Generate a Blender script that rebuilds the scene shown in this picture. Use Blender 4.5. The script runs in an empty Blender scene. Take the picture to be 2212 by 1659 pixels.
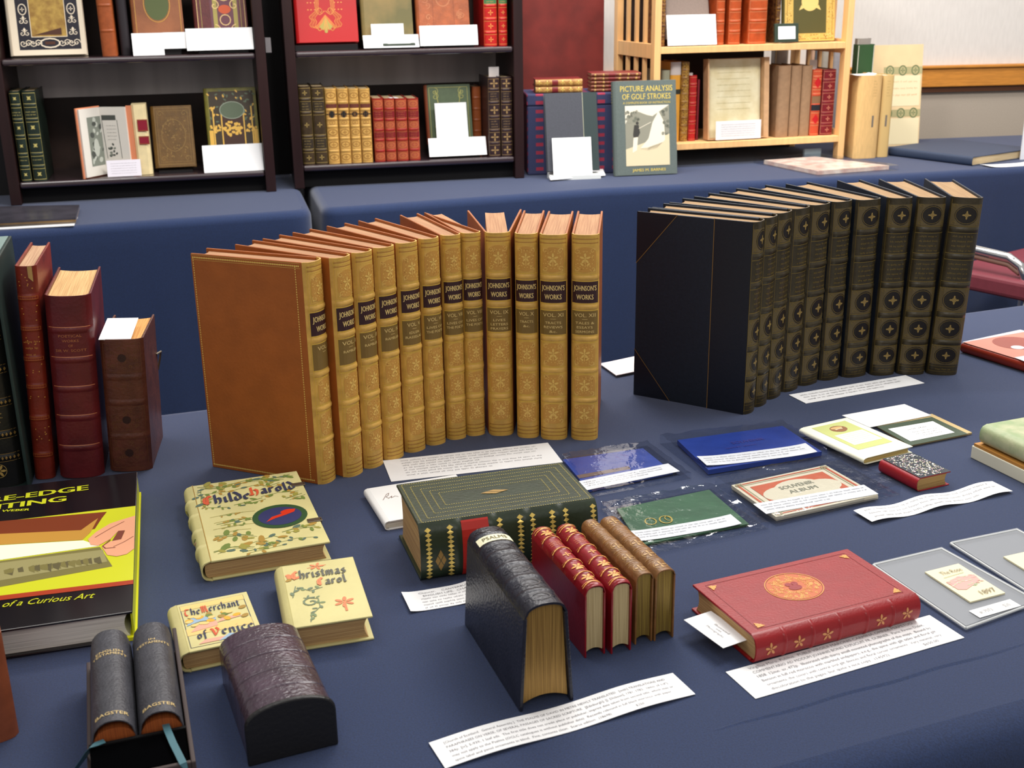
import bpy, bmesh, math, random
from mathutils import Vector, Matrix

# ------------------------------------------------------------------ camera, world, light, exposure
SC = bpy.context.scene
COL = SC.collection
TZ = 0.75                       # height of the table tops
CAMH = 0.5                      # camera above the table tops
FPX, PITCH, ROLL = 2516.6, 0.32787, -0.0152
_f = Vector((0, math.cos(PITCH), -math.sin(PITCH)))
_r = Vector((1, 0, 0)); _u = _r.cross(_f)
CR = _r * math.cos(ROLL) + _u * math.sin(ROLL)
CU = _u * math.cos(ROLL) - _r * math.sin(ROLL)
CF = _f
cam = bpy.data.cameras.new('camera'); camo = bpy.data.objects.new('camera', cam); COL.objects.link(camo)
cam.sensor_width = 36; cam.lens = FPX * 36 / 2212
CAMP = Vector((0, 0, TZ + CAMH))
camo.matrix_world = Matrix(((CR.x, CU.x, -CF.x, 0), (CR.y, CU.y, -CF.y, 0), (CR.z, CU.z, -CF.z, CAMP.z), (0, 0, 0, 1)))
cam.clip_start = 0.02; cam.clip_end = 60
cam.dof.use_dof = True; cam.dof.focus_distance = 1.25; cam.dof.aperture_fstop = 18
SC.camera = camo
vs = SC.view_settings
vs.view_transform = 'Standard'; vs.look = 'None'; vs.gamma = 1; vs.use_curve_mapping = False; vs.exposure = 0.25
W = bpy.data.worlds.new('hall'); SC.world = W; W.use_nodes = True
W.node_tree.nodes['Background'].inputs[0].default_value = (1.0, 0.97, 0.95, 1)
W.node_tree.nodes['Background'].inputs[1].default_value = 0.40

def area(name, loc, look, sx, sy, power, col=(1, 0.97, 0.93)):
    l = bpy.data.lights.new(name, 'AREA'); l.shape = 'RECTANGLE'; l.size = sx; l.size_y = sy
    l.energy = power; l.color = col
    o = bpy.data.objects.new(name, l); COL.objects.link(o); o.location = loc
    o.rotation_euler = (Vector(look) - Vector(loc)).to_track_quat('-Z', 'Y').to_euler()
    return o
area('ceiling_light', (1.1, 1.55, 2.75), (1.0, 1.6, 0), 1.2, 0.6, 28)
area('ceiling_light', (-0.9, 1.5, 2.75), (-0.8, 1.6, 0), 1.2, 0.6, 11)
area('ceiling_light', (0.4, 3.0, 2.75), (0.4, 3.0, 0), 1.8, 0.6, 52)
area('ceiling_light', (0.3, -1.3, 2.7), (0.2, 1.2, 0.6), 1.6, 0.8, 12)  # soft fill added behind the camera for faces turned towards it
area('wall_washer', (2.3, 3.3, 2.75), (2.6, 4.0, 0.9), 1.2, 0.3, 7)  # added light with no visible fixture, brightens the wall and far table
area('display_lamp', (0.0, 1.9, 2.3), (-0.1, 3.3, 0.9), 0.35, 0.2, 15)
area('display_lamp', (1.7, 2.2, 2.3), (1.6, 4.0, 1.0), 0.35, 0.2, 13)

# ------------------------------------------------------------------ measuring helpers
def ray(px, py): return CR * ((px - 1106) / FPX) - CU * ((py - 829.5) / FPX) + CF
def A(px, py, h=0.0):
    """point seen at a pixel of the photograph on the plane h above the table tops"""
    d = ray(px, py); return CAMP + d * ((TZ + h - CAMP.z) / d.z)
def OP(px, py, P0, ang):
    """point seen at a pixel on the vertical plane through P0 running at angle ang"""
    d = ray(px, py); n = Vector((-math.sin(ang), math.cos(ang), 0))
    return CAMP + d * (n.dot(P0 - CAMP) / n.dot(d))
R = math.radians
def V3(x, y, z=0): return Vector((x, y, z))
def mat4(X, Y, Z, O):
    return Matrix(((X[0], Y[0], Z[0], O[0]), (X[1], Y[1], Z[1], O[1]), (X[2], Y[2], Z[2], O[2]), (0, 0, 0, 1)))

# ------------------------------------------------------------------ materials
def lin(c): return tuple(((v / 255) / 12.92 if v / 255 <= 0.04045 else ((v / 255 + 0.055) / 1.055) ** 2.4) for v in c) + (1,)
MATS = {}
def M(name, rgb, rough=0.6, var=0.0, vscale=60, bump=0.0, bscale=300, metal=0.0, spec=0.38, alpha=1.0, stretch=None, rgb2=None, sheen=0.0, coat=0.0, detail=3.0):
    """procedural material; rgb 0-255; var mixes a second colour by noise"""
    if name in MATS: return MATS[name]
    m = bpy.data.materials.new(name); m.use_nodes = True; nt = m.node_tree; b = nt.nodes['Principled BSDF']
    b.inputs['Roughness'].default_value = rough; b.inputs['Metallic'].default_value = metal
    b.inputs['Specular IOR Level'].default_value = spec; b.inputs['Alpha'].default_value = alpha
    b.inputs['Sheen Weight'].default_value = sheen; b.inputs['Coat Weight'].default_value = coat
    c = lin(rgb)
    tc = nt.nodes.new('ShaderNodeTexCoord'); mp = nt.nodes.new('ShaderNodeMapping')
    nt.links.new(tc.outputs['Object'], mp.inputs[0])
    if stretch: mp.inputs['Scale'].default_value = stretch
    if var > 0 or rgb2:
        n = nt.nodes.new('ShaderNodeTexNoise'); n.inputs['Scale'].default_value = vscale; n.inputs['Detail'].default_value = detail
        nt.links.new(mp.outputs[0], n.inputs[0])
        r = nt.nodes.new('ShaderNodeValToRGB'); nt.links.new(n.outputs[0], r.inputs[0])
        r.color_ramp.elements[0].position = 0.35; r.color_ramp.elements[1].position = 0.65
        c2 = lin(rgb2) if rgb2 else tuple(min(1, v * (1 + var)) for v in c[:3]) + (1,)
        c1 = c if rgb2 else tuple(v * (1 - var) for v in c[:3]) + (1,)
        r.color_ramp.elements[0].color = c1; r.color_ramp.elements[1].color = c2
        nt.links.new(r.outputs[0], b.inputs['Base Color'])
    else: b.inputs['Base Color'].default_value = c
    if bump > 0:
        n2 = nt.nodes.new('ShaderNodeTexNoise'); n2.inputs['Scale'].default_value = bscale; n2.inputs['Detail'].default_value = 2
        nt.links.new((mp if stretch else tc).outputs[0 if stretch else 'Object'], n2.inputs[0])
        bp = nt.nodes.new('ShaderNodeBump'); bp.inputs['Strength'].default_value = bump; bp.inputs['Distance'].default_value = 0.001
        nt.links.new(n2.outputs[0], bp.inputs['Height']); nt.links.new(bp.outputs[0], b.inputs['Normal'])
    MATS[name] = m; return m
def pages(name, rgb, rgb2, gilt=False):
    return M(name, rgb, rough=0.35 if gilt else 0.8, metal=0.35 if gilt else 0, rgb2=rgb2, vscale=1, stretch=(1400, 14, 14), bump=0.25, bscale=1, detail=4)
def F(name, rgb, rough=0.6, **k): return M(name, rgb, rough, **k)

# ------------------------------------------------------------------ mesh builder
class MB:
    def __init__(s): s.v = []; s.f = []; s.m = []
    def add(s, vs_, fs, mi=0):
        o = len(s.v); s.v += [tuple(v) for v in vs_]; s.f += [tuple(i + o for i in f) for f in fs]; s.m += [mi] * len(fs); return s
    def box(s, a, b, mi=0):
        x0, y0, z0 = a; x1, y1, z1 = b
        return s.add([(x0, y0, z0), (x1, y0, z0), (x1, y1, z0), (x0, y1, z0), (x0, y0, z1), (x1, y0, z1), (x1, y1, z1), (x0, y1, z1)],
                     [(0, 3, 2, 1), (4, 5, 6, 7), (0, 1, 5, 4), (1, 2, 6, 5), (2, 3, 7, 6), (3, 0, 4, 7)], mi)
    def prism(s, poly, z0, z1, mi=0, axis='z'):
        n = len(poly)
        def P(x, y, z): return {'z': (x, y, z), 'x': (z, x, y), 'y': (x, z, y)}[axis]
        vs_ = [P(x, y, z0) for x, y in poly] + [P(x, y, z1) for x, y in poly]
        fs = [tuple(range(n))[::-1], tuple(range(n, 2 * n))] + [(i, (i + 1) % n, n + (i + 1) % n, n + i) for i in range(n)]
        return s.add(vs_, fs, mi)
    def tube(s, pts, r, n=10, mi=0):
        pts = [Vector(p) for p in pts]; rings = []; up = None
        for i, p in enumerate(pts):
            t = (pts[min(i + 1, len(pts) - 1)] - pts[max(i - 1, 0)]).normalized()
            a = (up if up else (Vector((0, 0, 1)) if abs(t.z) < 0.9 else Vector((1, 0, 0))))
            a = (a - t * a.dot(t)).normalized(); up = a; b = t.cross(a)
            rings.append([p + (a * math.cos(2 * math.pi * k / n) + b * math.sin(2 * math.pi * k / n)) * r for k in range(n)])
        vs_ = [v for rg in rings for v in rg]; fs = []
        for i in range(len(pts) - 1):
            for k in range(n): fs.append((i * n + k, i * n + (k + 1) % n, (i + 1) * n + (k + 1) % n, (i + 1) * n + k))
        fs += [tuple(range(n))[::-1], tuple((len(pts) - 1) * n + k for k in range(n))]
        return s.add(vs_, fs, mi)
    def xf(s, m): s.v = [tuple(m @ Vector(v)) for v in s.v]; return s
    def build(s, name, mats, parent=None, bevel=0, seg=2, smooth=False, mtx=None):
        me = bpy.data.meshes.new(name); me.from_pydata(s.v, [], s.f); me.update()
        bm = bmesh.new(); bm.from_mesh(me); bmesh.ops.recalc_face_normals(bm, faces=bm.faces) if not getattr(s, 'flat', False) else None; bm.to_mesh(me); bm.free()
        for m in (mats if isinstance(mats, (list, tuple)) else [mats]): me.materials.append(m)
        me.polygons.foreach_set('material_index', s.m)
        o = bpy.data.objects.new(name, me); COL.objects.link(o)
        if parent: o.parent = parent
        if mtx is not None: o.matrix_world = mtx
        if smooth: me.shade_auto(35) if hasattr(me, 'shade_auto') else me.polygons.foreach_set('use_smooth', [True] * len(me.polygons))
        if smooth:
            me.polygons.foreach_set('use_smooth', [True] * len(me.polygons))
            md = o.modifiers.new('edges', 'EDGE_SPLIT'); md.split_angle = R(38)
        if bevel:
            md = o.modifiers.new('bevel', 'BEVEL'); md.width = bevel; md.segments = seg; md.limit_method = 'ANGLE'; md.angle_limit = R(50)
        return o
def tag(o, label, cat, group=None, kind=None):
    if label: o['label'] = label
    if cat: o['category'] = cat
    if group: o['group'] = group
    if kind: o['kind'] = kind
    return o
def struct(o): o['kind'] = 'structure'; return o
def empty(name, mtx, label=None, cat=None, group=None):
    o = bpy.data.objects.new(name, None); COL.objects.link(o); o.empty_display_size = 0.02; o.matrix_world = mtx
    return tag(o, label, cat, group)

# ------------------------------------------------------------------ 2D decoration: shapes laid on flat or curved surfaces
_glyph = {}
def glyphs(body):
    """outline of a line of text as triangles, cap height 1"""
    if body in _glyph: return _glyph[body]
    c = bpy.data.curves.new('lettering', 'FONT'); c.body = body; c.size = 1 / 0.73; c.resolution_u = 2
    o = bpy.data.objects.new('lettering', c); COL.objects.link(o)
    m = bpy.data.meshes.new_from_object(o)
    tris = [[(m.vertices[i].co.x, m.vertices[i].co.y) for i in p.vertices] for p in m.polygons]
    bpy.data.objects.remove(o); bpy.data.curves.remove(c); bpy.data.meshes.remove(m)
    xs = [p[0] for t in tris for p in t] or [0, 1]
    _glyph[body] = (tris, min(xs), max(xs)); return _glyph[body]
BL = {'h': (.85, [[(.2, 1.7), (.2, 0)], [(.2, .85), (.45, 1), (.65, .8), (.65, .2), (.5, -.15)]]), 'i': (.5, [[(.08, .9), (.25, 1), (.25, .1), (.42, 0)], [(.2, 1.4), (.3, 1.45)]]),
 'l': (.5, [[(.12, 1.6), (.25, 1.7), (.25, .1), (.42, 0)]]), 'd': (.85, [[(.15, 1.7), (.35, 1.5), (.68, .9), (.68, .2), (.45, 0), (.2, .2), (.2, .7), (.45, .95)]]),
 'e': (.8, [[(.25, .5), (.65, .75), (.45, 1), (.2, .75), (.2, .2), (.42, 0), (.65, .15)]]), 'a': (.85, [[(.2, .9), (.5, 1), (.6, .85), (.6, .1), (.75, 0)], [(.6, .55), (.25, .45), (.2, .15), (.4, 0), (.6, .15)]]),
 'r': (.7, [[(.2, 1), (.2, 0)], [(.2, .8), (.4, 1), (.6, .9)]]), 'o': (.85, [[(.4, 1), (.2, .75), (.2, .25), (.42, 0), (.65, .25), (.65, .75), (.4, 1)]]),
 's': (.75, [[(.6, .9), (.4, 1), (.2, .8), (.6, .35), (.55, .1), (.35, 0), (.15, .1)]]), 't': (.65, [[(.3, 1.35), (.3, .1), (.5, 0)], [(.1, 1), (.55, 1)]]),
 'm': (1.1, [[(.15, 1), (.15, 0)], [(.15, .85), (.35, 1), (.5, .8), (.5, 0)], [(.5, .85), (.7, 1), (.88, .8), (.88, 0)]]), 'n': (.85, [[(.2, 1), (.2, 0)], [(.2, .85), (.45, 1), (.62, .8), (.62, .1), (.75, 0)]]),
 'c': (.75, [[(.65, .85), (.42, 1), (.2, .75), (.2, .2), (.42, 0), (.65, .15)]]), 'f': (.65, [[(.6, 1.55), (.45, 1.7), (.3, 1.5), (.3, -.3)], [(.1, 1), (.55, 1)]]),
 'C': (1.1, [[(.95, 1.35), (.65, 1.6), (.3, 1.2), (.25, .4), (.6, 0), (.95, .3)], [(.6, 1.4), (.55, .2)]]), 'H': (1.15, [[(.1, 1.4), (.35, 1.6), (.35, 0)], [(.35, .9), (.7, 1.1), (.95, .8), (.9, .2), (.75, -.2)], [(.05, .1), (.5, .0)]]),
 'M': (1.35, [[(.1, 1.4), (.3, 1.6), (.3, 0)], [(.3, 1.4), (.6, 1.6), (.65, 0)], [(.65, 1.4), (.95, 1.6), (1.05, .2), (1.2, 0)]]), 'T': (1.1, [[(.1, 1.3), (.4, 1.6), (1.0, 1.5)], [(.55, 1.5), (.3, 1.0), (.3, .3), (.6, 0), (.95, .3)]]),
 'V': (1.1, [[(.1, 1.5), (.3, 1.3), (.5, .1)], [(.5, .1), (.95, 1.1), (.7, 1.6)]]), '.': (.4, [[(.15, .1), (.25, .2)]]), ' ': (.5, [])}
class Deco:
    def __init__(s): s.p = []
    def poly(s, pts, mi=0, lay=1): s.p.append(([tuple(p) for p in pts], mi, lay)); return s
    def rect(s, x0, y0, x1, y1, mi=0, lay=1): return s.poly([(x0, y0), (x1, y0), (x1, y1), (x0, y1)], mi, lay)
    def line(s, pts, w, mi=0, lay=1, closed=False):
        n = len(pts)
        for i in range(n if closed else n - 1):
            a = Vector(pts[i]); b = Vector(pts[(i + 1) % n]); d = b - a
            if d.length < 1e-7: continue
            t = d.normalized() * (w / 2); q = Vector((-t.y, t.x))
            s.poly([a - t - q, b + t - q, b + t + q, a - t + q], mi, lay)
        return s
    def frame(s, x0, y0, x1, y1, w, mi=0, lay=1): return s.line([(x0, y0), (x1, y0), (x1, y1), (x0, y1)], w, mi, lay, True)
    def disc(s, cx, cy, rx, ry=None, mi=0, lay=1, n=20, rot=0):
        ry = ry or rx; c, si = math.cos(rot), math.sin(rot)
        return s.poly([(cx + rx * math.cos(2 * math.pi * k / n) * c - ry * math.sin(2 * math.pi * k / n) * si, cy + rx * math.cos(2 * math.pi * k / n) * si + ry * math.sin(2 * math.pi * k / n) * c) for k in range(n)], mi, lay)
    def ring(s, cx, cy, rx, ry, w, mi=0, lay=1, n=28):
        return s.line([(cx + rx * math.cos(2 * math.pi * k / n), cy + ry * math.sin(2 * math.pi * k / n)) for k in range(n)], w, mi, lay, True)
    def diamond(s, cx, cy, rx, ry, mi=0, lay=1): return s.poly([(cx - rx, cy), (cx, cy - ry), (cx + rx, cy), (cx, cy + ry)], mi, lay)
    def flower(s, cx, cy, r, mi=0, lay=1, n=4, rot=0, c=True):
        for k in range(n):
            a = rot + 2 * math.pi * k / n
            s.disc(cx + r * .6 * math.cos(a), cy + r * .6 * math.sin(a), r * .42, r * .2, mi, lay, 8, a)
        if c: s.disc(cx, cy, r * .17, None, mi, lay, 6)
        return s
    def curve(s, pts, w, mi=0, lay=1, k=5):
        P = [Vector(pts[0])] + [Vector(p) for p in pts] + [Vector(pts[-1])]; out = []
        for i in range(1, len(P) - 2):
            a, b, c, d = P[i - 1:i + 3]
            for j in range(k):
                t = j / k; out.append(.5 * ((2 * b) + (c - a) * t + (2 * a - 5 * b + 4 * c - d) * t * t + (3 * b - a - 3 * c + d) * t ** 3))
        out.append(P[-1]); return s.line(out, w, mi, lay)
    def scroll(s, cx, cy, r, w, a0, turns, mi=0, lay=1, sgn=1, n=14):
        return s.line([(cx + r * (1 - k / n * .85) * math.cos(a0 + sgn * turns * 2 * math.pi * k / n), cy + r * (1 - k / n * .85) * math.sin(a0 + sgn * turns * 2 * math.pi * k / n)) for k in range(n + 1)], w, mi, lay)
    def text(s, body, cx, cy, h, w=None, mi=0, lay=2, align='c', shear=0, bold=0):
        tris, x0, x1 = glyphs(body); sx = h if w is None else w / max(1e-6, x1 - x0)
        off = {'c': -(x0 + x1) / 2, 'l': -x0, 'r': -x1}[align]
        for t in tris:
            s.poly([(cx + (x + off) * sx + shear * y * h, cy + (y - .5) * h) for x, y in t], mi, lay)
        if bold:
            for dx in (-bold, bold):
                for t in tris: s.poly([(cx + dx + (x + off) * sx + shear * y * h, cy + (y - .5) * h) for x, y in t], mi, lay)
        return s
    def black(s, body, x, y, h, mi=0, lay=2, colors={}, sx=1.0, wgt=.3):
        """broad-nib lettering, x-height h, starting at x"""
        nb = (math.cos(R(38)) * wgt / 2, math.sin(R(38)) * wgt / 2)
        for i, ch in enumerate(body):
            adv, st = BL[ch]; m = colors.get(i, mi)
            for pl in st:
                for (ax, ay), (bx, by) in zip(pl, pl[1:]):
                    s.poly([(x + (px * sx) * h, y + py * h) for px, py in [(ax - nb[0], ay - nb[1]), (bx - nb[0], by - nb[1]), (bx + nb[0], by + nb[1]), (ax + nb[0], ay + nb[1])]], m, lay)
            x += adv * h * sx
        return x
    def vine(s, pts, w, rnd, leafs, size, stem=0, lay=1):
        s.line(pts, w, stem, lay)
        for (ax, ay), (bx, by) in zip(pts, pts[1:]):
            L = math.hypot(bx - ax, by - ay); k = max(1, int(L / (size * .75)))
            for i in range(k):
                t = (i + .5) / k; a = rnd.uniform(0, 6.28); r = size * rnd.uniform(.3, .6)
                s.disc(ax + (bx - ax) * t + r * math.cos(a), ay + (by - ay) * t + r * math.sin(a), size * rnd.uniform(.32, .5), size * rnd.uniform(.16, .26), rnd.choice(leafs), lay + rnd.choice((0, 1)), 8, a)
        return s
    def printed(s, x0, x1, y, h, rnd, mi=0, lay=1):
        """a line of print too small to read: words as uneven strokes"""
        x = x0
        while x < x1 - h:
            n = rnd.randint(2, 9)
            for _ in range(n):
                if x > x1 - h * .4: break
                a, b = rnd.choice(((-.32, .2), (-.32, .2), (-.32, .42), (-.5, .2))); w = rnd.uniform(.2, .38) * h
                s.rect(x, y + h * a, x + w * .6, y + h * b, mi, lay); x += w + h * .12
            x += h * .5
        return s
    def build(s, name, mats, fmap, parent, strip=None, step=0.0002):
        mb = MB(); mb.flat = True; tot = max(1, len(s.p))
        for k_, (pts, mi, lay) in enumerate(s.p):
            lay = lay + .85 * k_ / tot; pieces = [pts]
            if strip:
                xs = [p[0] for p in pts]; k0 = math.floor(min(xs) / strip); k1 = math.floor((max(xs) - 1e-9) / strip); pieces = []
                for k in range(k0, k1 + 1):
                    q = clip(clip(pts, k * strip, 1), (k + 1) * strip, -1)
                    if len(q) > 2: pieces.append(q)
            for q in pieces:
                vs_ = [fmap(x, y, lay * step) for x, y in q]
                mb.add(vs_, [tuple(range(len(vs_)))], mi)
        if not mb.v: return None
        return mb.build(name, mats, parent)
def clip(pts, c, sg):
    out = []
    for i in range(len(pts)):
        a, b = pts[i - 1], pts[i]; da, db = (a[0] - c) * sg, (b[0] - c) * sg
        if (da >= 0) != (db >= 0):
            t = da / (da - db); out.append((a[0] + (b[0] - a[0]) * t, a[1] + (b[1] - a[1]) * t))
        if db >= 0: out.append(b)
    return out

# ------------------------------------------------------------------ the book
class Book:
    """local frame: x across the thickness, y from the spine joint to the fore edge, z up; front cover on +x"""
    def __init__(s, name, mtx, t, w, h, cover, page, spine=None, bulge=.004, bands=(), bandh=.0012, bt=.0025, sq=.003, splay=(0, 0), joint=True, label=None, cat='book', group=None, bandw=.0035, boardm=None, pagew=None, sag=0):
        s.t, s.w, s.h, s.bulge, s.bt, s.bandh = t, w, h, bulge, bt, bandh
        s.root = empty(name, mtx, label, cat, group); s.M = mtx
        spine = spine or cover
        s.boards = []
        for k, sg in enumerate((-1, 1)):
            mb = MB(); x0, x1 = sorted((sg * t / 2, sg * (t / 2 - bt)))
            mb.box((x0, .004 if joint else 0.0, 0), (x1, w, h))
            a = splay[k]
            if a: mb.xf(Matrix.Translation((sg * (t / 2 - bt / 2), .002, 0)) @ Matrix.Rotation(-sg * a, 4, 'Z') @ Matrix.Translation((-sg * (t / 2 - bt / 2), -.002, 0)))
            s.boards.append(mb.build('cover_board', (boardm or cover), s.root, bevel=min(.0008, bt * .35)))
        nu = 12; zs = [0.0]; offs = [0.0]
        for b in sorted(bands):
            c = b * h
            for dz, o in ((-bandw * 1.25, 0), (-bandw, 0), (-bandw * .6, bandh * .75), (0, bandh), (bandw * .6, bandh * .75), (bandw, 0), (bandw * 1.25, 0)): zs.append(c + dz); offs.append(o)
        zs.append(h); offs.append(0)
        mb = MB(); nz = len(zs); s.zo = list(zip(zs, offs))
        for z, o in zip(zs, offs):
            for i in range(nu + 1):
                u = -1 + 2 * i / nu; x, y = s.sp(u); 
                nx, ny = s.spn(u); edge = (1 - u ** 6)
                mb.v.append((x + nx * o * edge, y + ny * o * edge, z))
        for j in range(nz - 1):
            for i in range(nu): mb.f.append((j * (nu + 1) + i, j * (nu + 1) + i + 1, (j + 1) * (nu + 1) + i + 1, (j + 1) * (nu + 1) + i)); mb.m.append(0)
        # inner face keeps the spine a thin shell
        o0 = len(mb.v)
        for z in (0, h):
            for i in range(nu + 1):
                x, y = s.sp(-1 + 2 * i / nu); nx, ny = s.spn(-1 + 2 * i / nu); mb.v.append((x * (1 - 2 * bt * .5 / t), y - ny * bt * .6, z))
        top0 = (nz - 1) * (nu + 1)
        for i in range(nu):
            mb.f += [(i, i + 1, o0 + i + 1, o0 + i), (top0 + i, top0 + i + 1, o0 + nu + 1 + i + 1, o0 + nu + 1 + i), (o0 + i, o0 + i + 1, o0 + nu + 1 + i + 1, o0 + nu + 1 + i)]; mb.m += [0, 0, 0]
        mb.f += [(0, o0, o0 + nu + 1, top0), (nu, o0 + nu, o0 + 2 * nu + 1, top0 + nu)]; mb.m += [0, 0]
        s.spine = mb.build('spine', spine, s.root, smooth=True)
        # page block: rounded at the spine, hollow at the fore edge
        px = t / 2 - bt - .0002; prof = []
        pf = w - .004
        for i in range(9):
            u = -1 + 2 * i / 8; prof.append((px * u, .0012 - (s.bulge * .55) * math.sqrt(max(0, 1 - u * u)) ))
        pw = pagew if pagew else 1
        for i in range(9):
            u = 1 - 2 * i / 8; prof.append((px * u * pw, pf - min(.006, t * .14) * (1 - u * u)))
        mb = MB(); mb.prism(prof, sq - sag, h - sq - sag)
        s.page = mb.build('page_block', page, s.root)
    def sp(s, u): return (u * s.t / 2, .004 - (s.bulge + .004) * math.sqrt(max(0.0, 1 - abs(u) ** 2.4)))
    def spn(s, u):
        e = .02; a = s.sp(max(-1, u - e)); b = s.sp(min(1, u + e)); tx, ty = b[0] - a[0], b[1] - a[1]; L = math.hypot(tx, ty); return (ty / L, -tx / L)
    def on_spine(s, x, z, e):
        u = max(-.999, min(.999, 2 * x / s.t)); a, y = s.sp(u); nx, ny = s.spn(u); o = 0
        for (z0, o0), (z1, o1) in zip(s.zo, s.zo[1:]):
            if z0 <= z <= z1 and z1 > z0: o = max(o, o0 + (o1 - o0) * (z - z0) / (z1 - z0))
        e += o * (1 - u ** 6)
        return (x + nx * (e + .0001), y + ny * (e + .0001), z)
    def on_front(s, x, z, e): return (s.t / 2 + e + .0001, x, z)
    def on_back(s, x, z, e): return (-s.t / 2 - e - .0001, s.w - x, z)       # x from the fore edge towards the spine
    def spine_deco(s, d, mats, name='gilt_pattern', step=.0001, parent=None): return d.build(name, mats, s.on_spine, parent or s.root, strip=max(.0015, s.t / 9), step=step)
    def front_deco(s, d, mats, name='cover_decoration', step=.00012): return d.build(name, mats, s.on_front, s.root, step=step)
    def back_deco(s, d, mats, name='cover_decoration', step=.00012): return d.build(name, mats, s.on_back, s.root, step=step)
    def uv(s, px, py, side=None):
        """local (y, z) on the front cover seen at a pixel"""
        n = s.M.to_3x3() @ Vector((1, 0, 0)); P = s.M @ Vector((s.t / 2, 0, 0)); d = ray(px, py)
        q = s.M.inverted() @ (CAMP + d * (n.dot(P - CAMP) / n.dot(d))); return (q.y, q.z)

def stand(C, ang, z=0.0, tilt=0.0, lean=0.0):
    """book standing on its tail; C centre of the spine joint on the ground, ang direction from spine to fore edge"""
    Y = V3(math.cos(ang), math.sin(ang)); X = V3(math.sin(ang), -math.cos(ang)); m = mat4(X, Y, V3(0, 0, 1), (C[0], C[1], TZ + z))
    if lean: m = m @ Matrix.Rotation(lean, 4, 'Y')
    return m @ Matrix.Rotation(tilt, 4, 'X') if tilt else m
def lying(P, up_dir, t, z=0.0):
    """book lying with its front cover up; P the tail corner at the spine joint, up_dir angle of the reading-up direction"""
    Z = V3(math.cos(up_dir), math.sin(up_dir)); X = V3(0, 0, 1); Y = Z.cross(X)
    return mat4(X, Y, Z, (P[0], P[1], TZ + z + t / 2))
def spine_up(P, far, w, z=0.0):
    """book standing on its fore edge, spine up; P centre of the near end, far angle of the head direction"""
    Z = V3(math.cos(far), math.sin(far)); Y = V3(0, 0, -1); X = Y.cross(Z)
    return mat4(X, Y, Z, (P[0], P[1], TZ + z + w))
def facing(P, ang, t, tilt, z=0.0):
    """book with its front cover towards the viewer; P its lower left corner (spine side), ang direction of the cover's lower edge, leaning back by tilt"""
    Y = V3(math.cos(ang), math.sin(ang)); back = V3(-math.sin(ang), math.cos(ang))
    Z = V3(0, 0, 1) * math.cos(tilt) + back * math.sin(tilt); X = Y.cross(Z)
    return mat4(X, Y, Z, Vector((P[0], P[1], TZ + z + t * math.sin(tilt) + .0003)) - X * (t / 2) * 1.0)
def flat(P, ang, z=0.0):
    return Matrix.Translation((P[0], P[1], TZ + z)) @ Matrix.Rotation(ang, 4, 'Z')
def slip(name, P, ang, w, d, label, cat, group=None, mat=None, z=.0004, wave=0.0, th=.0004, curl=0.0, waven=2.2, seed=0):
    """a paper slip lying flat: P lower left corner, ang its baseline direction"""
    n = 28 if (wave or curl) else 1; mb = MB(); rows = []
    def hz(u): return wave * (.5 - .5 * math.cos(u * waven * 2 * math.pi + seed)) + curl * (2 * u - 1) ** 4
    for i in range(n + 1):
        u = i / n
        for (y, b) in ((0, 0), (d, 0), (d, th), (0, th)): mb.v.append((u * w, y, hz(u) + b))
    for i in range(n):
        for k in range(4): mb.f.append((i * 4 + k, i * 4 + (k + 1) % 4, (i + 1) * 4 + (k + 1) % 4, (i + 1) * 4 + k)); mb.m.append(0)
    mb.f += [(0, 1, 2, 3), (n * 4 + 3, n * 4 + 2, n * 4 + 1, n * 4)]; mb.m += [0, 0]
    o = mb.build(name, mat or PAPER, None, mtx=flat(P, ang, z)); tag(o, label, cat, group)
    return o, (lambda x, y, e: (x, y, hz(min(1, max(0, x / w))) + th + e + .0001))
def corner_slip(name, c, h, *a, **k):
    """slip from its three measured corners: lower left, lower right, upper left"""
    p0, p1, p2 = A(*c[0], h), A(*c[1], h), A(*c[2], h); e = p1 - p0
    up = p2 - p0; n = e.normalized(); d = abs(n.x * up.y - n.y * up.x)
    return slip(name, p0, math.atan2(e.y, e.x), e.length, d, *a, z=h, **k)
def cbox(name, a, b, mats, parent=None, bevel=0, mtx=None, seg=2): return MB().box(a, b).build(name, mats, parent, bevel=bevel, mtx=mtx, seg=seg)

PAPER = M('white_paper', (240, 240, 240), .7)
CARD = M('white_card', (243, 243, 243), .6)
INK = F('grey_ink', (148, 146, 148), .8)
INKD = F('dark_ink', (70, 68, 72), .8)
GOLD = M('gilt', (205, 160, 70), .35, metal=.6)
GOLDB = M('bright_gilt', (235, 205, 110), .35, metal=.4)
DULLGOLD = M('dull_gilt', (150, 118, 62), .45, metal=.3)
ORD = ['leftmost', 'second from the left', 'third from the left', 'fourth from the left', 'fifth from the left', 'sixth from the left', 'seventh from the left', 'eighth from the left', 'ninth from the left', 'tenth from the left', 'second from the right', 'rightmost']

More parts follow.
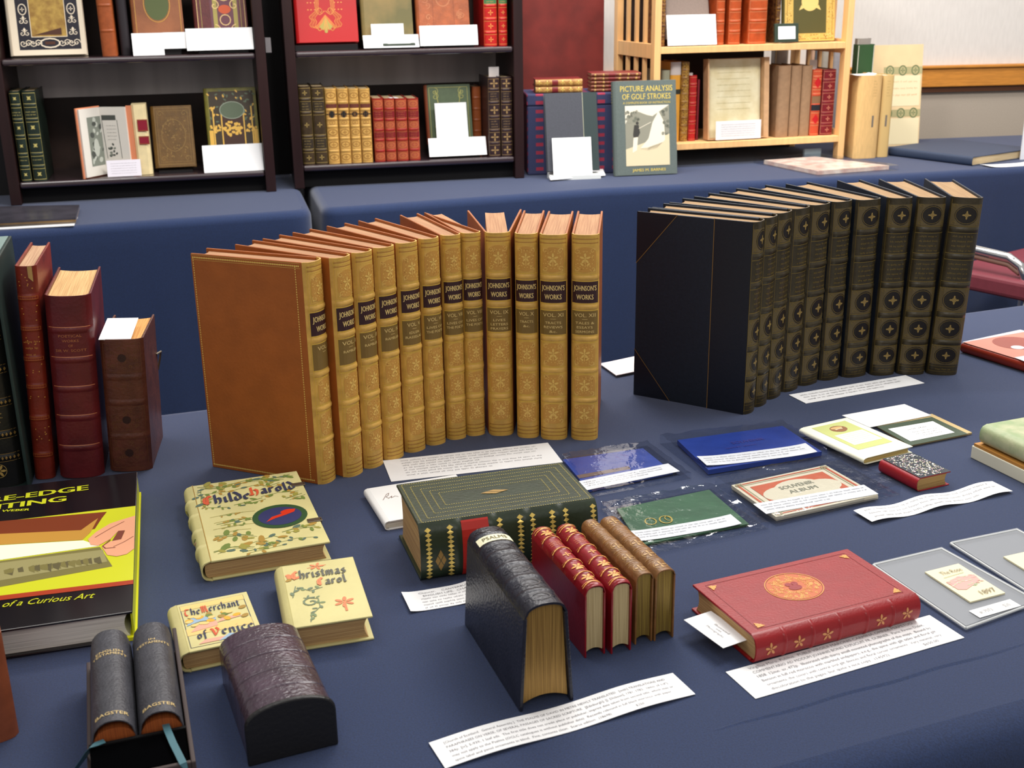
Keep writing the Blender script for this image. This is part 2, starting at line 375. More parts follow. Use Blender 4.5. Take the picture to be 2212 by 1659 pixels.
# ------------------------------------------------------------------ setting: floor, wall, rail, cloths
CLOTH = M('navy_cloth', (22, 41, 78), .9, var=.22, vscale=700, bump=.4, bscale=1400, sheen=.22, detail=2)
CLOTHR = CLOTH
wall_m = M('white_wall_fabric', (208, 202, 196), .9, var=.03, vscale=120, stretch=(1, 1, .2), bump=.3, bscale=400)
wains = M('grey_wainscot_fabric', (166, 154, 140), .95, var=.12, vscale=500, bump=.4, bscale=500)
oak = M('honey_oak', (190, 125, 50), .45, var=.12, vscale=25, stretch=(1, 1, 12))
WA = R(6); WP = V3(1.9, 4.2)
WM = Matrix.Translation((WP.x, WP.y, 0)) @ Matrix.Rotation(WA, 4, 'Z')
w = cbox('wall_back', (-5.5, 0, TZ + .19), (3.2, .1, 2.9), wall_m, mtx=WM); struct(w)
w = cbox('wall_back_lower', (-5.5, .002, 0), (3.2, .1, TZ + .19), wains, mtx=WM); w.name = 'trim_2'; struct(w)
rz1 = OP(2100, 139, WP, WA).z; rz0 = OP(2100, 189, WP, WA).z
w = cbox('trim_1', (-5.5, -.022, rz0 + .006), (3.2, 0, rz1 - .01), oak, bevel=.003, mtx=WM); struct(w)
cap = cbox('rail_cap', (-5.5, -.03, rz1 - .01), (3.2, 0, rz1), oak, w, bevel=.003); 
cap2 = cbox('rail_foot', (-5.5, -.012, rz0 - .012), (3.2, 0, rz0 + .006), F('dark_oak', (80, 45, 22), .5), w)
carpet = M('carpet', (52, 48, 60), .95, var=.3, vscale=200)
fl = cbox('floor', (-6, -2, -.05), (6, 7, 0), carpet); struct(fl)

def cloth(name, pts, label, r=.02, seed=1, hem=.02, amp=.008):
    rnd = random.Random(seed); n = len(pts); out = []
    P = [Vector(p) for p in pts]
    for i in range(n):      # rounded corners and dense edges
        a, b, c = P[i - 1], P[i], P[(i + 1) % n]
        rad = .05 if abs((a - b).normalized().dot((c - b).normalized())) < .9 else .0
        if rad:
            s0 = b + (a - b).normalized() * rad; s1 = b + (c - b).normalized() * rad
            for k in range(6):
                t = k / 5; out.append((1 - t) ** 2 * s0 + 2 * t * (1 - t) * b + t * t * s1)
        else: out.append(b)
        e1 = c - (c - b).normalized() * .05; e0 = out[-1]; m = max(1, int((e1 - e0).length / .03))
        out += [e0 + (e1 - e0) * (k / m) for k in range(1, m)]
    N = len(out); nor = []
    for i in range(N):
        t = (out[(i + 1) % N] - out[i - 1]).normalized(); nor.append(Vector((t.y, -t.x)))
    mb = MB(); s = 0; arc = []
    for i in range(N): arc.append(s); s += (out[(i + 1) % N] - out[i]).length
    ph = [rnd.uniform(0, 6.28) for _ in range(5)]
    rows = [(-r, 0)] + [(-r + r * math.sin(a), -r + r * math.cos(a)) for a in (.4, .8, 1.2, 1.57)]
    rows += [(0, -z) for z in (.06, .12, .2, .32, .46, .6, TZ - hem)]
    for (o, z) in rows:
        k = min(1, max(0, (-z - r) / .35))
        for i in range(N):
            wv = k * amp * (math.sin(arc[i] * 34 + ph[0] + 1.5 * math.sin(arc[i] * 5 + ph[1])) + .6 * math.sin(arc[i] * 61 + ph[2]) + 1.3)
            q = out[i] + nor[i] * (o + wv); mb.v.append((q.x, q.y, TZ + z))
    for j in range(len(rows) - 1):
        for i in range(N):
            mb.f.append((j * N + i, (j + 1) * N + i, (j + 1) * N + (i + 1) % N, j * N + (i + 1) % N)); mb.m.append(0)
    ring = [Vector(mb.v[i][:2]) for i in range(N)]; o0 = len(mb.v); ax = (P[1] - P[0]).normalized(); nx_ = Vector((-ax.y, ax.x))
    us = [q.dot(ax) for q in ring]; u0, u1 = min(us) + 1e-4, max(us) - 1e-4; K = 260
    for k in range(K + 1):
        u = u0 + (u1 - u0) * (.5 - .5 * math.cos(math.pi * k / K)); vs__ = []
        for i in range(N):
            a, b = ring[i], ring[(i + 1) % N]; ua, ub = a.dot(ax), b.dot(ax)
            if (ua - u) * (ub - u) <= 0 and ua != ub: t = (u - ua) / (ub - ua); vs__.append((a + (b - a) * t).dot(nx_))
        for v in (min(vs__), max(vs__)): q = ax * u + nx_ * v; mb.v.append((q.x, q.y, TZ))
    for k in range(K): mb.f.append((o0 + 2 * k, o0 + 2 * k + 2, o0 + 2 * k + 3, o0 + 2 * k + 1)); mb.m.append(0)
    mb.flat = True
    o = mb.build(name, CLOTH, smooth=True); o.modifiers.remove(o.modifiers[0])
    for q_ in o.data.polygons[-K:]: q_.use_smooth = False
    tag(o, label, 'tablecloth'); return o
U = R(20.5); UD = V3(math.cos(U), math.sin(U)); VD = V3(-math.sin(U), math.cos(U))
FE = V3(.30, .675)
fa = FE - UD * 1.6; fb = FE + UD * 1.75
front = cloth('tablecloth', [(fa.x, fa.y), (fb.x, fb.y), (fb.x + VD.x * .78, 1.855 + (fb.x + VD.x * .78 - .844) * .374), (.844, 1.858), (.129, 1.586), (-.448, 1.393), (-.448 - .85, 1.393 - .85 * .335)],
              'navy blue tablecloth on the near display table, carrying the two fanned sets of books', seed=3, r=.03)
# pressed crease in the cloth near its front edge
ca, cb = A(1535, 1580), A(2260, 1378); mb = MB(); d = (cb - ca).normalized(); q = V3(-d.y, d.x) * .0035
nseg = 24
for i in range(nseg + 1):
    c = ca + (cb - ca) * (i / nseg) + q * (.25 * math.sin(i * .9)); k = math.sin(math.pi * i / nseg) ** .5 * .0010
    for j, hh in ((-1, -.0003), (0, k), (.35, -.0003)): mb.v.append((c.x + q.x * j, c.y + q.y * j, TZ + hh))
for i in range(nseg):
    for j in range(2): mb.f.append((i * 3 + j, i * 3 + j + 1, i * 3 + j + 4, i * 3 + j + 3)); mb.m.append(0)
mb.build('pressed_crease', CLOTH, front)
cloth('tablecloth', [(-2.0, 2.31), (-.474, 2.79), (-.679, 3.62), (-2.27, 3.12)], 'navy blue tablecloth on the far left table under the dark bookcase', seed=5, amp=.002)
cloth('tablecloth', [(-.452, 2.80), (.242, 3.035), (1.064, 3.2), (2.4, 3.54), (2.22, 4.12), (-.655, 3.62)], 'navy blue tablecloth on the far right table under the pale wooden bookcase', seed=8, amp=.004)

# ------------------------------------------------------------------ bookcases
darkwood = M('espresso_wood', (38, 20, 20), .35, var=.3, vscale=20, stretch=(1, 1, .1), bump=.05, bscale=80)
darkedge = M('espresso_shelf', (52, 38, 42), .25, spec=.9, coat=.6)
darkback = M('dark_brown_backing', (42, 26, 20), .6, var=.3, vscale=14)
greyback = M('grey_backing', (205, 196, 192), .8, var=.25, vscale=9, stretch=(1, 1, .1))
blond = M('blond_maple', (235, 185, 125), .42, var=.06, vscale=18, stretch=(6, 6, .6))
class Case:
    def __init__(s, P, ang): s.P = V3(*P); s.a = R(ang); s.U = V3(math.cos(s.a), math.sin(s.a)); s.V = V3(-math.sin(s.a), math.cos(s.a)); s.M = flat(P, s.a)
    def uz(s, px, py, back=0.0):
        q = OP(px, py, s.P + s.V * back, s.a); return ((q - s.P).dot(s.U), q.z - TZ)
    def w(s, u, back, z=0): q = s.P + s.U * u + s.V * back; return V3(q.x, q.y, TZ + z)
C1 = Case((-1.249, 2.915), 14.0); C2 = Case((-.57, 3.108), 12.0); C3 = Case((1.004 - .615 * math.cos(R(15)), 3.52 - .615 * math.sin(R(15))), 15.0)
def dark_case(c, width, z1, z2, label, clamp):
    r = empty('bookcase', c.M, label, 'bookcase'); H = .68; D = .25
    for x in (0, width - .026):
        cbox('side_panel', (x, 0, 0), (x + .026, D, H), darkwood, r, bevel=.002)
    for z in (z1, z2, H - .02):
        cbox('shelf', (.026, .004, z - .016), (width - .026, D, z), darkedge, r, bevel=.006, seg=4)
        if z < .6: cbox('back_panel', (.026, D - .008, z), (width - .026, D, z + .185), darkback, r); cbox('upper_back_panel', (.026, D - .006, z + .185), (width - .026, D, min(z + .3, H) - .018 ), greyback, r)
    cbox('plinth', (.026, .03, 0), (width - .026, .045, z1 - .016), M('black_plinth', (10, 9, 11), .8, spec=.2), r)
    return r
k1 = dark_case(C1, .656, .056, .353, 'dark espresso bookcase at the far left, holding the open book', 0)
k2 = dark_case(C2, .627, .060, .352, 'dark espresso bookcase holding the small red and tan sets', 0)
# blond bookcase with slatted sides
r = empty('bookcase', C3.M, 'pale blond wooden bookcase with slatted sides at the right of the rear table', 'bookcase'); CW, CD, CH = .615, .33, .68
for x in (0, CW - .02):
    for y in (0, CD - .03): cbox('post', (x, y, 0), (x + .02, y + .03, CH), blond, r, bevel=.002)
    for z in (.045, .305, CH - .05): cbox('side_rail', (x + .002, .03, z), (x + .018, CD - .03, z + .04), blond, r, bevel=.001)
    for k in range(3):
        y = .03 + (CD - .06) * (k + 1) / 4 - .006; 
        for z0, z1 in ((.085, .305), (.345, CH - .05)): cbox('side_slat', (x + .005, y, z0), (x + .015, y + .012, z1), blond, r)
for z in (.069, .337, CH - .01): cbox('shelf', (.02, .002, z - .018), (CW - .02, CD - .002, z), blond, r, bevel=.001)

cbox('back_panel', (.022, CD - .006, .0), (.50, CD, CH - .02), M('dark_walnut_panel', (44, 30, 26), .6, var=.2, vscale=12), r)
cbox('lower_back_panel', (.50, CD - .006, .0), (CW - .022, CD, .25), MATS['dark_walnut_panel'], r)
gb_ = cbox('display_board', (0, 0, 0), (.16, .012, .66), M('black_board', (16, 13, 15), .7), mtx=flat(C1.w(.60, .30), C1.a + R(2))); tag(gb_, 'black upright board closing the gap between the two dark bookcases', 'board')  # dark sheet added so the gap reads black instead of pale wall
gb_ = cbox('display_board', (0, 0, 0), (.30, .012, .66), M('black_board', (16, 13, 15), .7), mtx=flat(C1.w(-.32, .18), C1.a)); tag(gb_, 'black upright board at the far left beside the first dark bookcase', 'board')  # another added dark sheet, hides the pale wall at the far left
# ------------------------------------------------------------------ helpers for shelf books
rb = random.Random(11)
PG = pages('cream_pages', (225, 205, 165), (190, 160, 115)); PGW = pages('white_pages', (235, 232, 220), (200, 195, 180)); PGG = pages('gilt_pages', (190, 150, 70), (120, 90, 40), True)
PGD = pages('brown_pages', (150, 105, 60), (90, 60, 35))
def ornament(d, t, z, r, mi, style):
    if style == 'flower': d.flower(0, z, r, mi, 2)
    elif style == 'oval': d.ring(0, z, r * 1.1, r * .75, r * .16, mi, 2, 14); d.flower(0, z, r * .5, mi, 2)
    elif style == 'dot': d.flower(0, z, r * .6, mi, 2)
def shelf_book(c, pl, pr, pb, pt, back, zs, cover, name='book', label='', group=None, w=.13, h=None, bands=5, style='flower', gold=None, panel=None, panels=None, page=None, bulge=.003, lines=True, inset=0.0, fields=None, top=None):
    """book on a shelf, spine out, between two pixel columns at its foot; pt is the pixel row of its head"""
    uL = c.uz(pl, pb, back)[0]; uR = c.uz(pr, pb, back)[0]; t = uR - uL - .0004
    zs = zs + .0005; hh = h if h else c.uz((pl + pr) / 2 if not top else top, pt, back)[1] - zs
    C = c.w((uL + uR) / 2, back, 0); bl = [(k + 1) / (bands + 1) for k in range(bands)] if isinstance(bands, int) else list(bands)
    b = Book(name, stand(C, c.a + math.pi / 2, zs), t, w, hh, cover, page or PG, bulge=bulge, bands=bl, label=label, group=group, bt=.002)
    d = Deco(); g = 0; ed = [0] + bl + [1]
    if lines:
        for q in bl:
            for s_ in (-1, 1): d.rect(-t * .46, q * hh + s_ * .0045 - .0005, t * .46, q * hh + s_ * .0045 + .0005, 0)
        d.rect(-t * .46, .004, t * .46, .005, 0); d.rect(-t * .46, hh - .006, t * .46, hh - .005, 0)
        for sx in (-1, 1): d.rect(sx * t * .46 - .00015, .004, sx * t * .46 + .00015, hh - .005, 0)
    pan = panels or ({len(ed) - 3: 1} if panel else {})
    for k in range(len(ed) - 1):
        z0, z1 = ed[k] * hh, ed[k + 1] * hh; zc = (z0 + z1) / 2
        if fields is not None and k in fields:
            d.rect(-t * .44, z0 + .006, t * .44, z1 - .006, fields[k], 1)
        if k in pan:
            dp = Deco(); dp.rect(-t * .47, z0 + .004, t * .47, z1 - .004, pan[k], 1)
            for j in range(3): dp.printed(-t * .3, t * .3, zc + (1 - j) * (z1 - z0) * .2, (z1 - z0) * .09, rb, 0, 3)
            b.spine_deco(dp, [gold or GOLD] + (list(panel) if isinstance(panel, (list, tuple)) else [panel]), 'spine_label')
        elif style: ornament(d, t, zc, min(t * .34, (z1 - z0) * .34), 0, style)
    b.spine_deco(d, [gold or GOLD] + ([panel] if not isinstance(panel, (list, tuple)) else list(panel) if panel else []) if panel else [gold or GOLD])
    return b
def face_book(c, bl, br, pt, back, zs, cover, tilt=R(12), t=.02, name='book', label='', h=None, page=None, group=None, deco=None, mats=None, pxb=None, boardm=None, spine=None, w=None, bulge=.004):
    zs = zs + .0005; p0 = c.w(c.uz(bl, pxb, back)[0], back); p1 = c.w(c.uz(br, pxb, back)[0], back)
    ww = w or (p1 - p0).length - .004
    if h is None:
        z = c.uz((bl + br) / 2, pt, back + .03)[1] - zs; h = z / math.cos(tilt)
    p = p0 + c.U * .003
    m = facing(p, c.a, t, tilt, zs) @ Matrix.Translation((-t * 0, 0, 0))
    m = Matrix.Translation(c.V * (t / 2) + c.V * 0.0) @ m
    b = Book(name, m, t, ww, h, cover, page or PG, label=label, group=group, bt=.0022, boardm=boardm, spine=spine, bulge=bulge)
    if deco:
        d = Deco(); deco(d, ww, h); b.front_deco(d, mats)
    return b
STAND = M('black_stand', (22, 20, 22), .4)
def holder(c, bl, br, pyb, back, zs, rise, depth, tilt, label, m=None, lip=.006):
    """small display stand: base, leaning back rest and a ledge that lifts the book above the shelf"""
    u0 = c.uz(bl, pyb, back)[0]; u1 = c.uz(br, pyb, back)[0]; w = u1 - u0; rise -= .0006
    r = empty('display_stand', flat(c.w(u0, back), c.a, zs + .0005), label, 'stand')
    cbox('base', (0.004, -.006, 0), (w - .004, depth + .026, rise), m or STAND, r)
    mb = MB().prism([(0, 0), (.003, 0), (.003 + math.tan(tilt) * .09, .09), (math.tan(tilt) * .09, .09)], 0, 1)
    mb = MB(); x0, x1 = w * .3, w * .7; y = depth + .022; T = math.tan(tilt)
    mb.add([(x0, y, rise), (x1, y, rise), (x1, y + .003, rise), (x0, y + .003, rise), (x0, y + T * .09, rise + .09), (x1, y + T * .09, rise + .09), (x1, y + T * .09 + .003, rise + .09), (x0, y + T * .09 + .003, rise + .09)],
           [(0, 3, 2, 1), (4, 5, 6, 7), (0, 1, 5, 4), (1, 2, 6, 5), (2, 3, 7, 6), (3, 0, 4, 7)])
    mb.build('back_rest', m or STAND, r)
    return r
def card(c, pts, back, name, label, cat='card', mat=None, zs=None, tilt=R(14), print_lines=0):
    """a paper card leaning back; pts: lower left, lower right, top pixel row (at the left)"""
    (x0, y0), (x1, y1), (xt, yt) = pts
    p0 = OP(x0, y0, c.P + c.V * back, c.a); p1 = OP(x1, y1, c.P + c.V * back, c.a)
    if zs is not None: p0.z = p1.z = TZ + zs
    zt = OP(xt, yt, c.P + c.V * (back + .01), c.a).z
    e = p1 - p0; L = e.length; X = e.normalized(); h = (zt - p0.z) / math.cos(tilt)
    bk = V3(-X.y, X.x, 0).normalized(); Z = (V3(0, 0, 1) * math.cos(tilt) + bk * math.sin(tilt)); Z = (Z - X * Z.dot(X)).normalized(); Y = Z.cross(X)
    o = cbox(name, (0, 0, 0), (L, .0008, h), mat or CARD, mtx=mat4(X, Y, Z, p0)); tag(o, label, cat)
    if print_lines:
        d = Deco()
        for k in range(print_lines): d.printed(L * .12, L * .88, h * (.8 - .6 * k / max(1, print_lines - 1)), h * .05, rb, 0)
        d.build('printed_text', [INK], lambda x, y, e: (x, -e - .0002, y), o)
    return o

# ---- left dark bookcase, upper shelf
Z2 = .353; Z1 = .056
ivory = M('ivory_board', (240, 225, 200), .5); blackpat = F('black_ink_pattern', (30, 28, 40), .5); ochre = M('ochre_picture', (150, 112, 50), .5, rgb2=(190, 155, 75), vscale=60)
def d_ivory(d, w, h):
    x0, x1 = w * .12, w * .93; y0 = h * .06; y1 = h * .96; bw = w * .17
    d.rect(x0, y0, x1, y0 + bw, 0, 1); d.rect(x0, y1 - bw, x1, y1, 0, 1); d.rect(x0, y0, x0 + bw, y1, 0, 1); d.rect(x1 - bw, y0, x1, y1, 0, 1)
    d.rect(x0 + bw, y0 + bw, x1 - bw, y1 - bw, 1, 1)
    d.frame(x0, y0, x1, y1, .0012, 3, 2); d.frame(x0 + bw, y0 + bw, x1 - bw, y1 - bw, .0015, 2, 2)
    for sx in (x0 + bw / 2, x1 - bw / 2):
        for k in range(6):
            y = y0 + bw * 1.3 + k * bw * .95
            if k % 3 == 2: d.ring(sx, y, bw * .3, bw * .42, .0022, 2, 2, 14); d.flower(sx, y, bw * .18, 2, 2)
            else:
                for sg in (-1, 1): d.scroll(sx + sg * bw * .2, y, bw * .24, .0016, 1.57, 1.1 * sg, 2, 2, 1, 9)
                d.diamond(sx, y + bw * .3, bw * .12, bw * .16, 2, 3)
    for k in range(6):
        x = x0 + bw * .5 + k * (x1 - x0 - bw) / 5
        if k in (2, 3): continue
        for sg in (-1, 1): d.scroll(x + sg * bw * .2, y0 + bw * .5, bw * .3, .0018, 0, 1.2 * sg, 2, 2, 1, 10)
    xc = (x0 + x1) / 2; d.ring(xc, y0 + bw * .5, bw * .75, bw * .36, .003, 2, 2, 12); d.rect(xc - bw * .4, y0 + bw * .38, xc + bw * .4, y0 + bw * .62, 4, 3)
    d.poly([(x0 + bw * 1.2, y0 + bw * 1.15), (x1 - bw * 1.4, y0 + bw * 1.15), (x1 - bw * 1.4, y0 + bw * 1.7)], 4, 3)
face_book(C1, 21, 189, None, .045, Z2, ivory, R(10), .026, h=.232, pxb=122, deco=d_ivory, mats=[blackpat, ochre, ivory, INKD, F('umber', (80, 45, 30), .6)], page=pages('peach_pages', (240, 185, 150), (225, 160, 125)), spine=ivory, name='book',
          label='ivory book with a black scrollwork border around a golden picture, facing out')
shelf_book(C1, 221, 254, 118, 0, .03, Z2, M('russet_leather', (150, 75, 35), .45, var=.1, vscale=90, bump=.3), h=.24, style=None, lines=False, bands=3, label='tall russet brown spine standing beside the ivory book, upper shelf of the dark bookcase')
shelf_book(C1, 262, 284, 118, 0, .06, Z2, M('charcoal_cloth', (38, 33, 38), .6), h=.24, style=None, lines=False, bands=0, label='charcoal spine set back between the russet spine and the brown faced-out book')
holder(C1, 288, 396, 118, .03, Z2, .022, .03, R(12), 'black display stand under the brown book with the green centre, upper left shelf')
face_book(C1, 291, 403, None, .036, Z2 + .0225, M('brown_sunned_leather', (140, 85, 52), .45, var=.2, vscale=18, bump=.3), R(10), .02, h=.2, pxb=110, mats=[F('olive_centre', (80, 90, 48), .5), GOLD],
          deco=lambda d, w, h: (d.disc(w * .5, h * .48, w * .24, h * .2, 0, 1), d.ring(w * .5, h * .48, w * .26, h * .22, .001, 1, 2), d.frame(w * .06, h * .04, w * .95, h * .96, .0008, 1)),
          label='brown leather book with a green oval centre, faced out on the upper left shelf')
holder(C1, 426, 540, 112, .03, Z2, .022, .03, R(12), 'black display stand under the maroon ornamented book, upper left shelf')
maroon = M('maroon_leather', (92, 38, 38), .4, var=.15, vscale=80, bump=.3)
def d_mar(d, w, h):
    d.frame(w * .05, h * .03, w * .96, h * .97, .0015, 1); d.frame(w * .12, h * .08, w * .88, h * .92, .0012, 2)
    d.rect(w * .3, h * .04, w * .85, h * .96, 0, 1)
    for sx in (.38, .77): d.rect(w * (sx - .03), h * .06, w * (sx + .05), h * .94, 2, 2)
    for yy in (.15, .45, .7, .9):
        for sg in (-1, 1): d.scroll(w * (.575 + sg * .19), h * yy, w * .1, .0022, 1.57, 1 * sg, 1, 3, 1, 12)
        d.ring(w * .575, h * (yy + .12), w * .1, w * .1, .0022, 1, 3, 12)
    d.disc(w * .575, h * .4, w * .12, h * .055, 3, 3)
face_book(C1, 425, 541, None, .036, Z2 + .0225, maroon, R(10), .02, h=.2, pxb=104, deco=d_mar, mats=[F('plum_panel', (105, 60, 72), .5), F('cream_onlay', (225, 190, 130), .5), F('olive_onlay', (165, 150, 80), .5), F('orange_onlay', (200, 85, 45), .5)],
          label='maroon book faced out with cream interlaced strapwork, right end of the upper left shelf')
card(C1, [(288, 118), (356, 117), (288, 72)], .008, 'description_card', 'white card propped below the brown book with the green centre', zs=Z2 + .0003, tilt=R(8))
card(C1, [(354, 104), (408, 103), (354, 70)], .012, 'description_card', 'small white card tucked behind its neighbours on the upper left shelf', zs=Z2 + .015, tilt=R(8))
card(C1, [(404, 105), (548, 100), (404, 62)], .006, 'description_card', 'wide white card propped in front of the maroon strapwork book', zs=Z2 + .009, tilt=R(10), print_lines=0)

# ---- left dark bookcase, lower shelf
green_l = M('dark_green_leather', (30, 42, 34), .4, var=.2, vscale=90, bump=.25); ginks = F('pale_gilt', (200, 185, 110), .4)
def green_vol(pl, pr, pt, label, n):
    b = shelf_book(C1, pl, pr, 394, pt, .015, Z1, green_l, style=None, bands=(.16, .3, .5, .68, .84), lines=True, gold=ginks, label=label, group='dark green volumes at the left of the lower shelf', w=.15)
    d = Deco(); t, h = b.t, b.h
    for z in (.08, .4, .6, .92): d.flower(0, h * z, t * .2, 0, 2, 4, .78); d.rect(-t * .1, h * z - t * .12, t * .1, h * z + t * .12, 0, 2)
    for k in range(2): d.printed(-t * .4, t * .4, h * (.77 - .03 * k), h * .016, rb, 0, 2)
    d.printed(-t * .35, t * .35, h * .24, h * .014, rb, 0, 2)
    b.spine_deco(d, [ginks], 'spine_lettering')
green_vol(47, 70, 196, 'dark green gilt-tooled volume against the left side of the bookcase, lower shelf', 0)
green_vol(74, 103, 195, 'wider dark green gilt-tooled volume, right one of the pair on the lower left shelf', 1)
# open book
def open_book():
    back = .045; p0 = C1.w(C1.uz(185, 387, .01)[0], .01); p1 = C1.w(C1.uz(232, 374, .07)[0], .07); p2 = C1.w(C1.uz(290, 380, .045)[0], .045)
    zh = C1.uz(165, 235, .01)[1] - Z1; vell = M('cream_vellum', (235, 215, 165), .5, var=.05, vscale=50); pg = F('open_page', (222, 216, 205), .7); pc = F('peach_board', (225, 140, 100), .6)
    r = empty('open_book', flat(p1, C1.a, Z1 + .0006), 'open book with an engraved title page and two red spine labels', 'book')
    inv = (flat(p1, C1.a, Z1)).inverted(); a = inv @ V3(p0.x, p0.y, TZ + Z1); c = inv @ V3(p2.x, p2.y, TZ + Z1)
    def wall(name, a, b, z0, z1, th, m, mtx=None):
        d = (b - a); d.z = 0; n = V3(-d.y, d.x).normalized() * th; a0 = V3(a.x, a.y, z0)
        return MB().prism([(a.x, a.y), (b.x, b.y), (b.x + n.x, b.y + n.y), (a.x + n.x, a.y + n.y)], z0, z1).build(name, m, r)
    o = V3(0, 0, 0); c2 = c * 1.08 + V3(0, 0, 0)
    lb = wall('cover_board', a - (o - a).normalized() * -.0 + (a - o).normalized() * .004, o, 0, zh, .004, pc)
    lp = wall('page_block', a, o, .003, zh - .003, -.006, pg)
    rp = wall('page_block', o, c, .003, zh - .003, -.010, pg)
    e = c + (c - o).normalized() * .05; pb = wall('endpaper', c, c + (c - o).normalized() * .012, 0, zh, -.004, pc)
    sp = V3(c.x + .012, c.y - .004, 0); k = MB(); s0 = c + (c - o).normalized() * .0125; s1 = s0 + V3(.036, .002, 0)
    k.prism([(s0.x, s0.y), (s0.x + .006, s0.y - .006), (s1.x - .008, s1.y - .008), (s1.x, s1.y), (s1.x, s1.y + .05), (s0.x, s0.y + .05)], 0, zh + .002)
    k.build('spine', vell, r)
    d = Deco(); d.rect(.003, zh * .63, .034, zh * .80, 0); d.frame(.004, zh * .64, .033, zh * .79, .0006, 1, 2)
    sx = s0.x + .0085
    fml = lambda x, y, e_: (sx + x * .82, s0.y - .0066 - e_ - .0004 - x * .06, y)
    d.build('title_label', [F('crimson_label', (140, 25, 45), .5), GOLD], fml, r)
    d = Deco(); d.rect(.003, zh * .44, .034, zh * .56, 0); d.frame(.004, zh * .45, .033, zh * .55, .0006, 1, 2); d.build('volume_label', [MATS['crimson_label'], GOLD], fml, r)
    # printed engraving and title
    for nm, A0, A1, th, fn in (('engraving', a, o, .006, 0), ('title_page_print', o, c, .010, 1)):
        L = (A1 - A0).length; X = (A1 - A0).normalized(); n = V3(-X.y, X.x) * -(th + .0003); d = Deco(); rr = random.Random(4)
        if fn == 0:
            d.rect(L * .3, zh * .16, L * .98, zh * .86, 0)
            for k in range(26): d.disc(L * rr.uniform(.38, .9), zh * rr.uniform(.2, .82), L * rr.uniform(.03, .1), zh * rr.uniform(.015, .05), rr.choice((1, 2)), 2, 8, rr.uniform(0, 3))
            d.disc(L * .6, zh * .42, L * .12, zh * .13, 2, 3)
        else:
            d.rect(L * .1, zh * .8, L * .62, zh * .87, 1); d.line([(L * .1, zh * .8), (L * .16, zh * .25)], .0012, 1); d.line([(L * .66, zh * .8), (L * .7, zh * .25)], .0012, 1)
            for k in range(14): d.disc(L * rr.uniform(.25, .6), zh * rr.uniform(.28, .45), L * .05, zh * .015, rr.choice((0, 1)), 1, 8, rr.uniform(0, 3))
            for k in range(5): d.printed(L * .25, L * .6, zh * (.72 - .05 * k), zh * .012, rr, 1)
        d.build(nm, [F('engraving_grey', (125, 130, 118), .7), F('engraving_dark', (75, 78, 72), .7), F('engraving_light', (185, 188, 176), .7)], lambda x, y, e_, A0=A0, X=X, n=n: (A0.x + X.x * x + n.x, A0.y + X.y * x + n.y - e_, y), r)
    return p2
open_book()
card(C1, [(232, 374), (306, 376), (232, 347)], .018, 'description_card', 'small printed card resting against the open book with the engraving', tilt=R(14), zs=Z1 + .0012, print_lines=5, mat=F('lilac_white_card', (225, 220, 228), .7))
def d_emb(d, w, h):
    d.frame(w * .06, h * .05, w * .95, h * .96, .0012, 0); d.frame(w * .12, h * .09, w * .89, h * .92, .0008, 0)
    d.ring(w * .5, h * .52, w * .3, h * .26, .0014, 0, 1, 20)
    for sx in (.2, .8):
        for sy in (.14, .87): d.scroll(w * sx, h * sy, w * .08, .0012, 0, 1.1, 0)
    d.text('PSALMS', w * .5, h * .8, h * .03, w * .3, 0) if False else d.printed(w * .33, w * .68, h * .8, h * .025, rb, 0)
    rr = random.Random(2)
    for k in range(70): d.disc(w * rr.uniform(.2, .82), h * rr.uniform(.16, .78), w * .025, h * .008, 0, 1, 6, rr.uniform(0, 3))
face_book(C1, 336, 426, 234, .05, Z1 + .006, M('bronze_brown_leather', (105, 75, 32), .45, var=.15, vscale=60, bump=.4), R(14), .022, pxb=362, deco=d_emb, mats=[F('bronze_relief', (140, 108, 55), .45)], page=PGD,
          label='brown book with an all-over embossed bronze cover, faced out on the lower left shelf')
holder(C1, 340, 420, 368, .05, Z1, .0055, .05, R(14), 'low black stand under the embossed brown book, lower left shelf')
def d_gate(d, w, h):
    rr = random.Random(5)
    d.rect(w * .06, h * .02, w * .94, h * .95, 1)
    for k in range(60): d.disc(w * rr.uniform(.05, .95), h * rr.uniform(.5, .97), w * .035, h * .012, rr.choice((0, 3)), 2, 7, rr.uniform(0, 3))
    for x in (.12, .28, .5, .72, .88): d.line([(w * x, h * .05), (w * x, h * .72)], w * .025, 0 if x != .5 else 3, 2)
    d.rect(w * .3, h * .06, w * .7, h * .62, 2, 2); d.disc(w * .5, h * .68, w * .24, h * .12, 3, 2); d.ring(w * .5, h * .68, w * .24, h * .12, .002, 4, 3)
    for k in range(44):
        a = rr.uniform(0, 6.28); q = rr.uniform(0, 1) ** .6; d.disc(w * (.5 + .19 * q * math.cos(a)), h * (.42 + .11 * q * math.sin(a)), w * .028, w * .028, 0, 3, 7)
    for sx in (.14, .86):
        for k in range(16): d.disc(w * (sx + rr.uniform(-.1, .1)), h * (.42 + rr.uniform(-.05, .05)), w * .025, None, 0, 3, 7)
    for x in (.06, .94): d.rect(w * x - w * .04, h * .03, w * x + w * .04, h * .4, 0, 2)
holder(C1, 440, 566, 356, .04, Z1, .024, .03, R(12), 'black stand under the ornate gilt gate book, lower left shelf')
face_book(C1, 452, 565, 194, .046, Z1 + .0245, M('olive_gold_cloth', (125, 118, 50), .4, var=.15, vscale=70), R(12), .022, pxb=330, deco=d_gate, mats=[F('bright_gold', (235, 185, 80), .35), F('gate_dark', (62, 50, 35), .5), F('gate_brown', (70, 42, 30), .5), F('gate_green', (95, 108, 85), .5), F('gate_silver', (150, 160, 140), .4)],
          label='ornate green book with a golden garden gate and tree, lower left shelf')
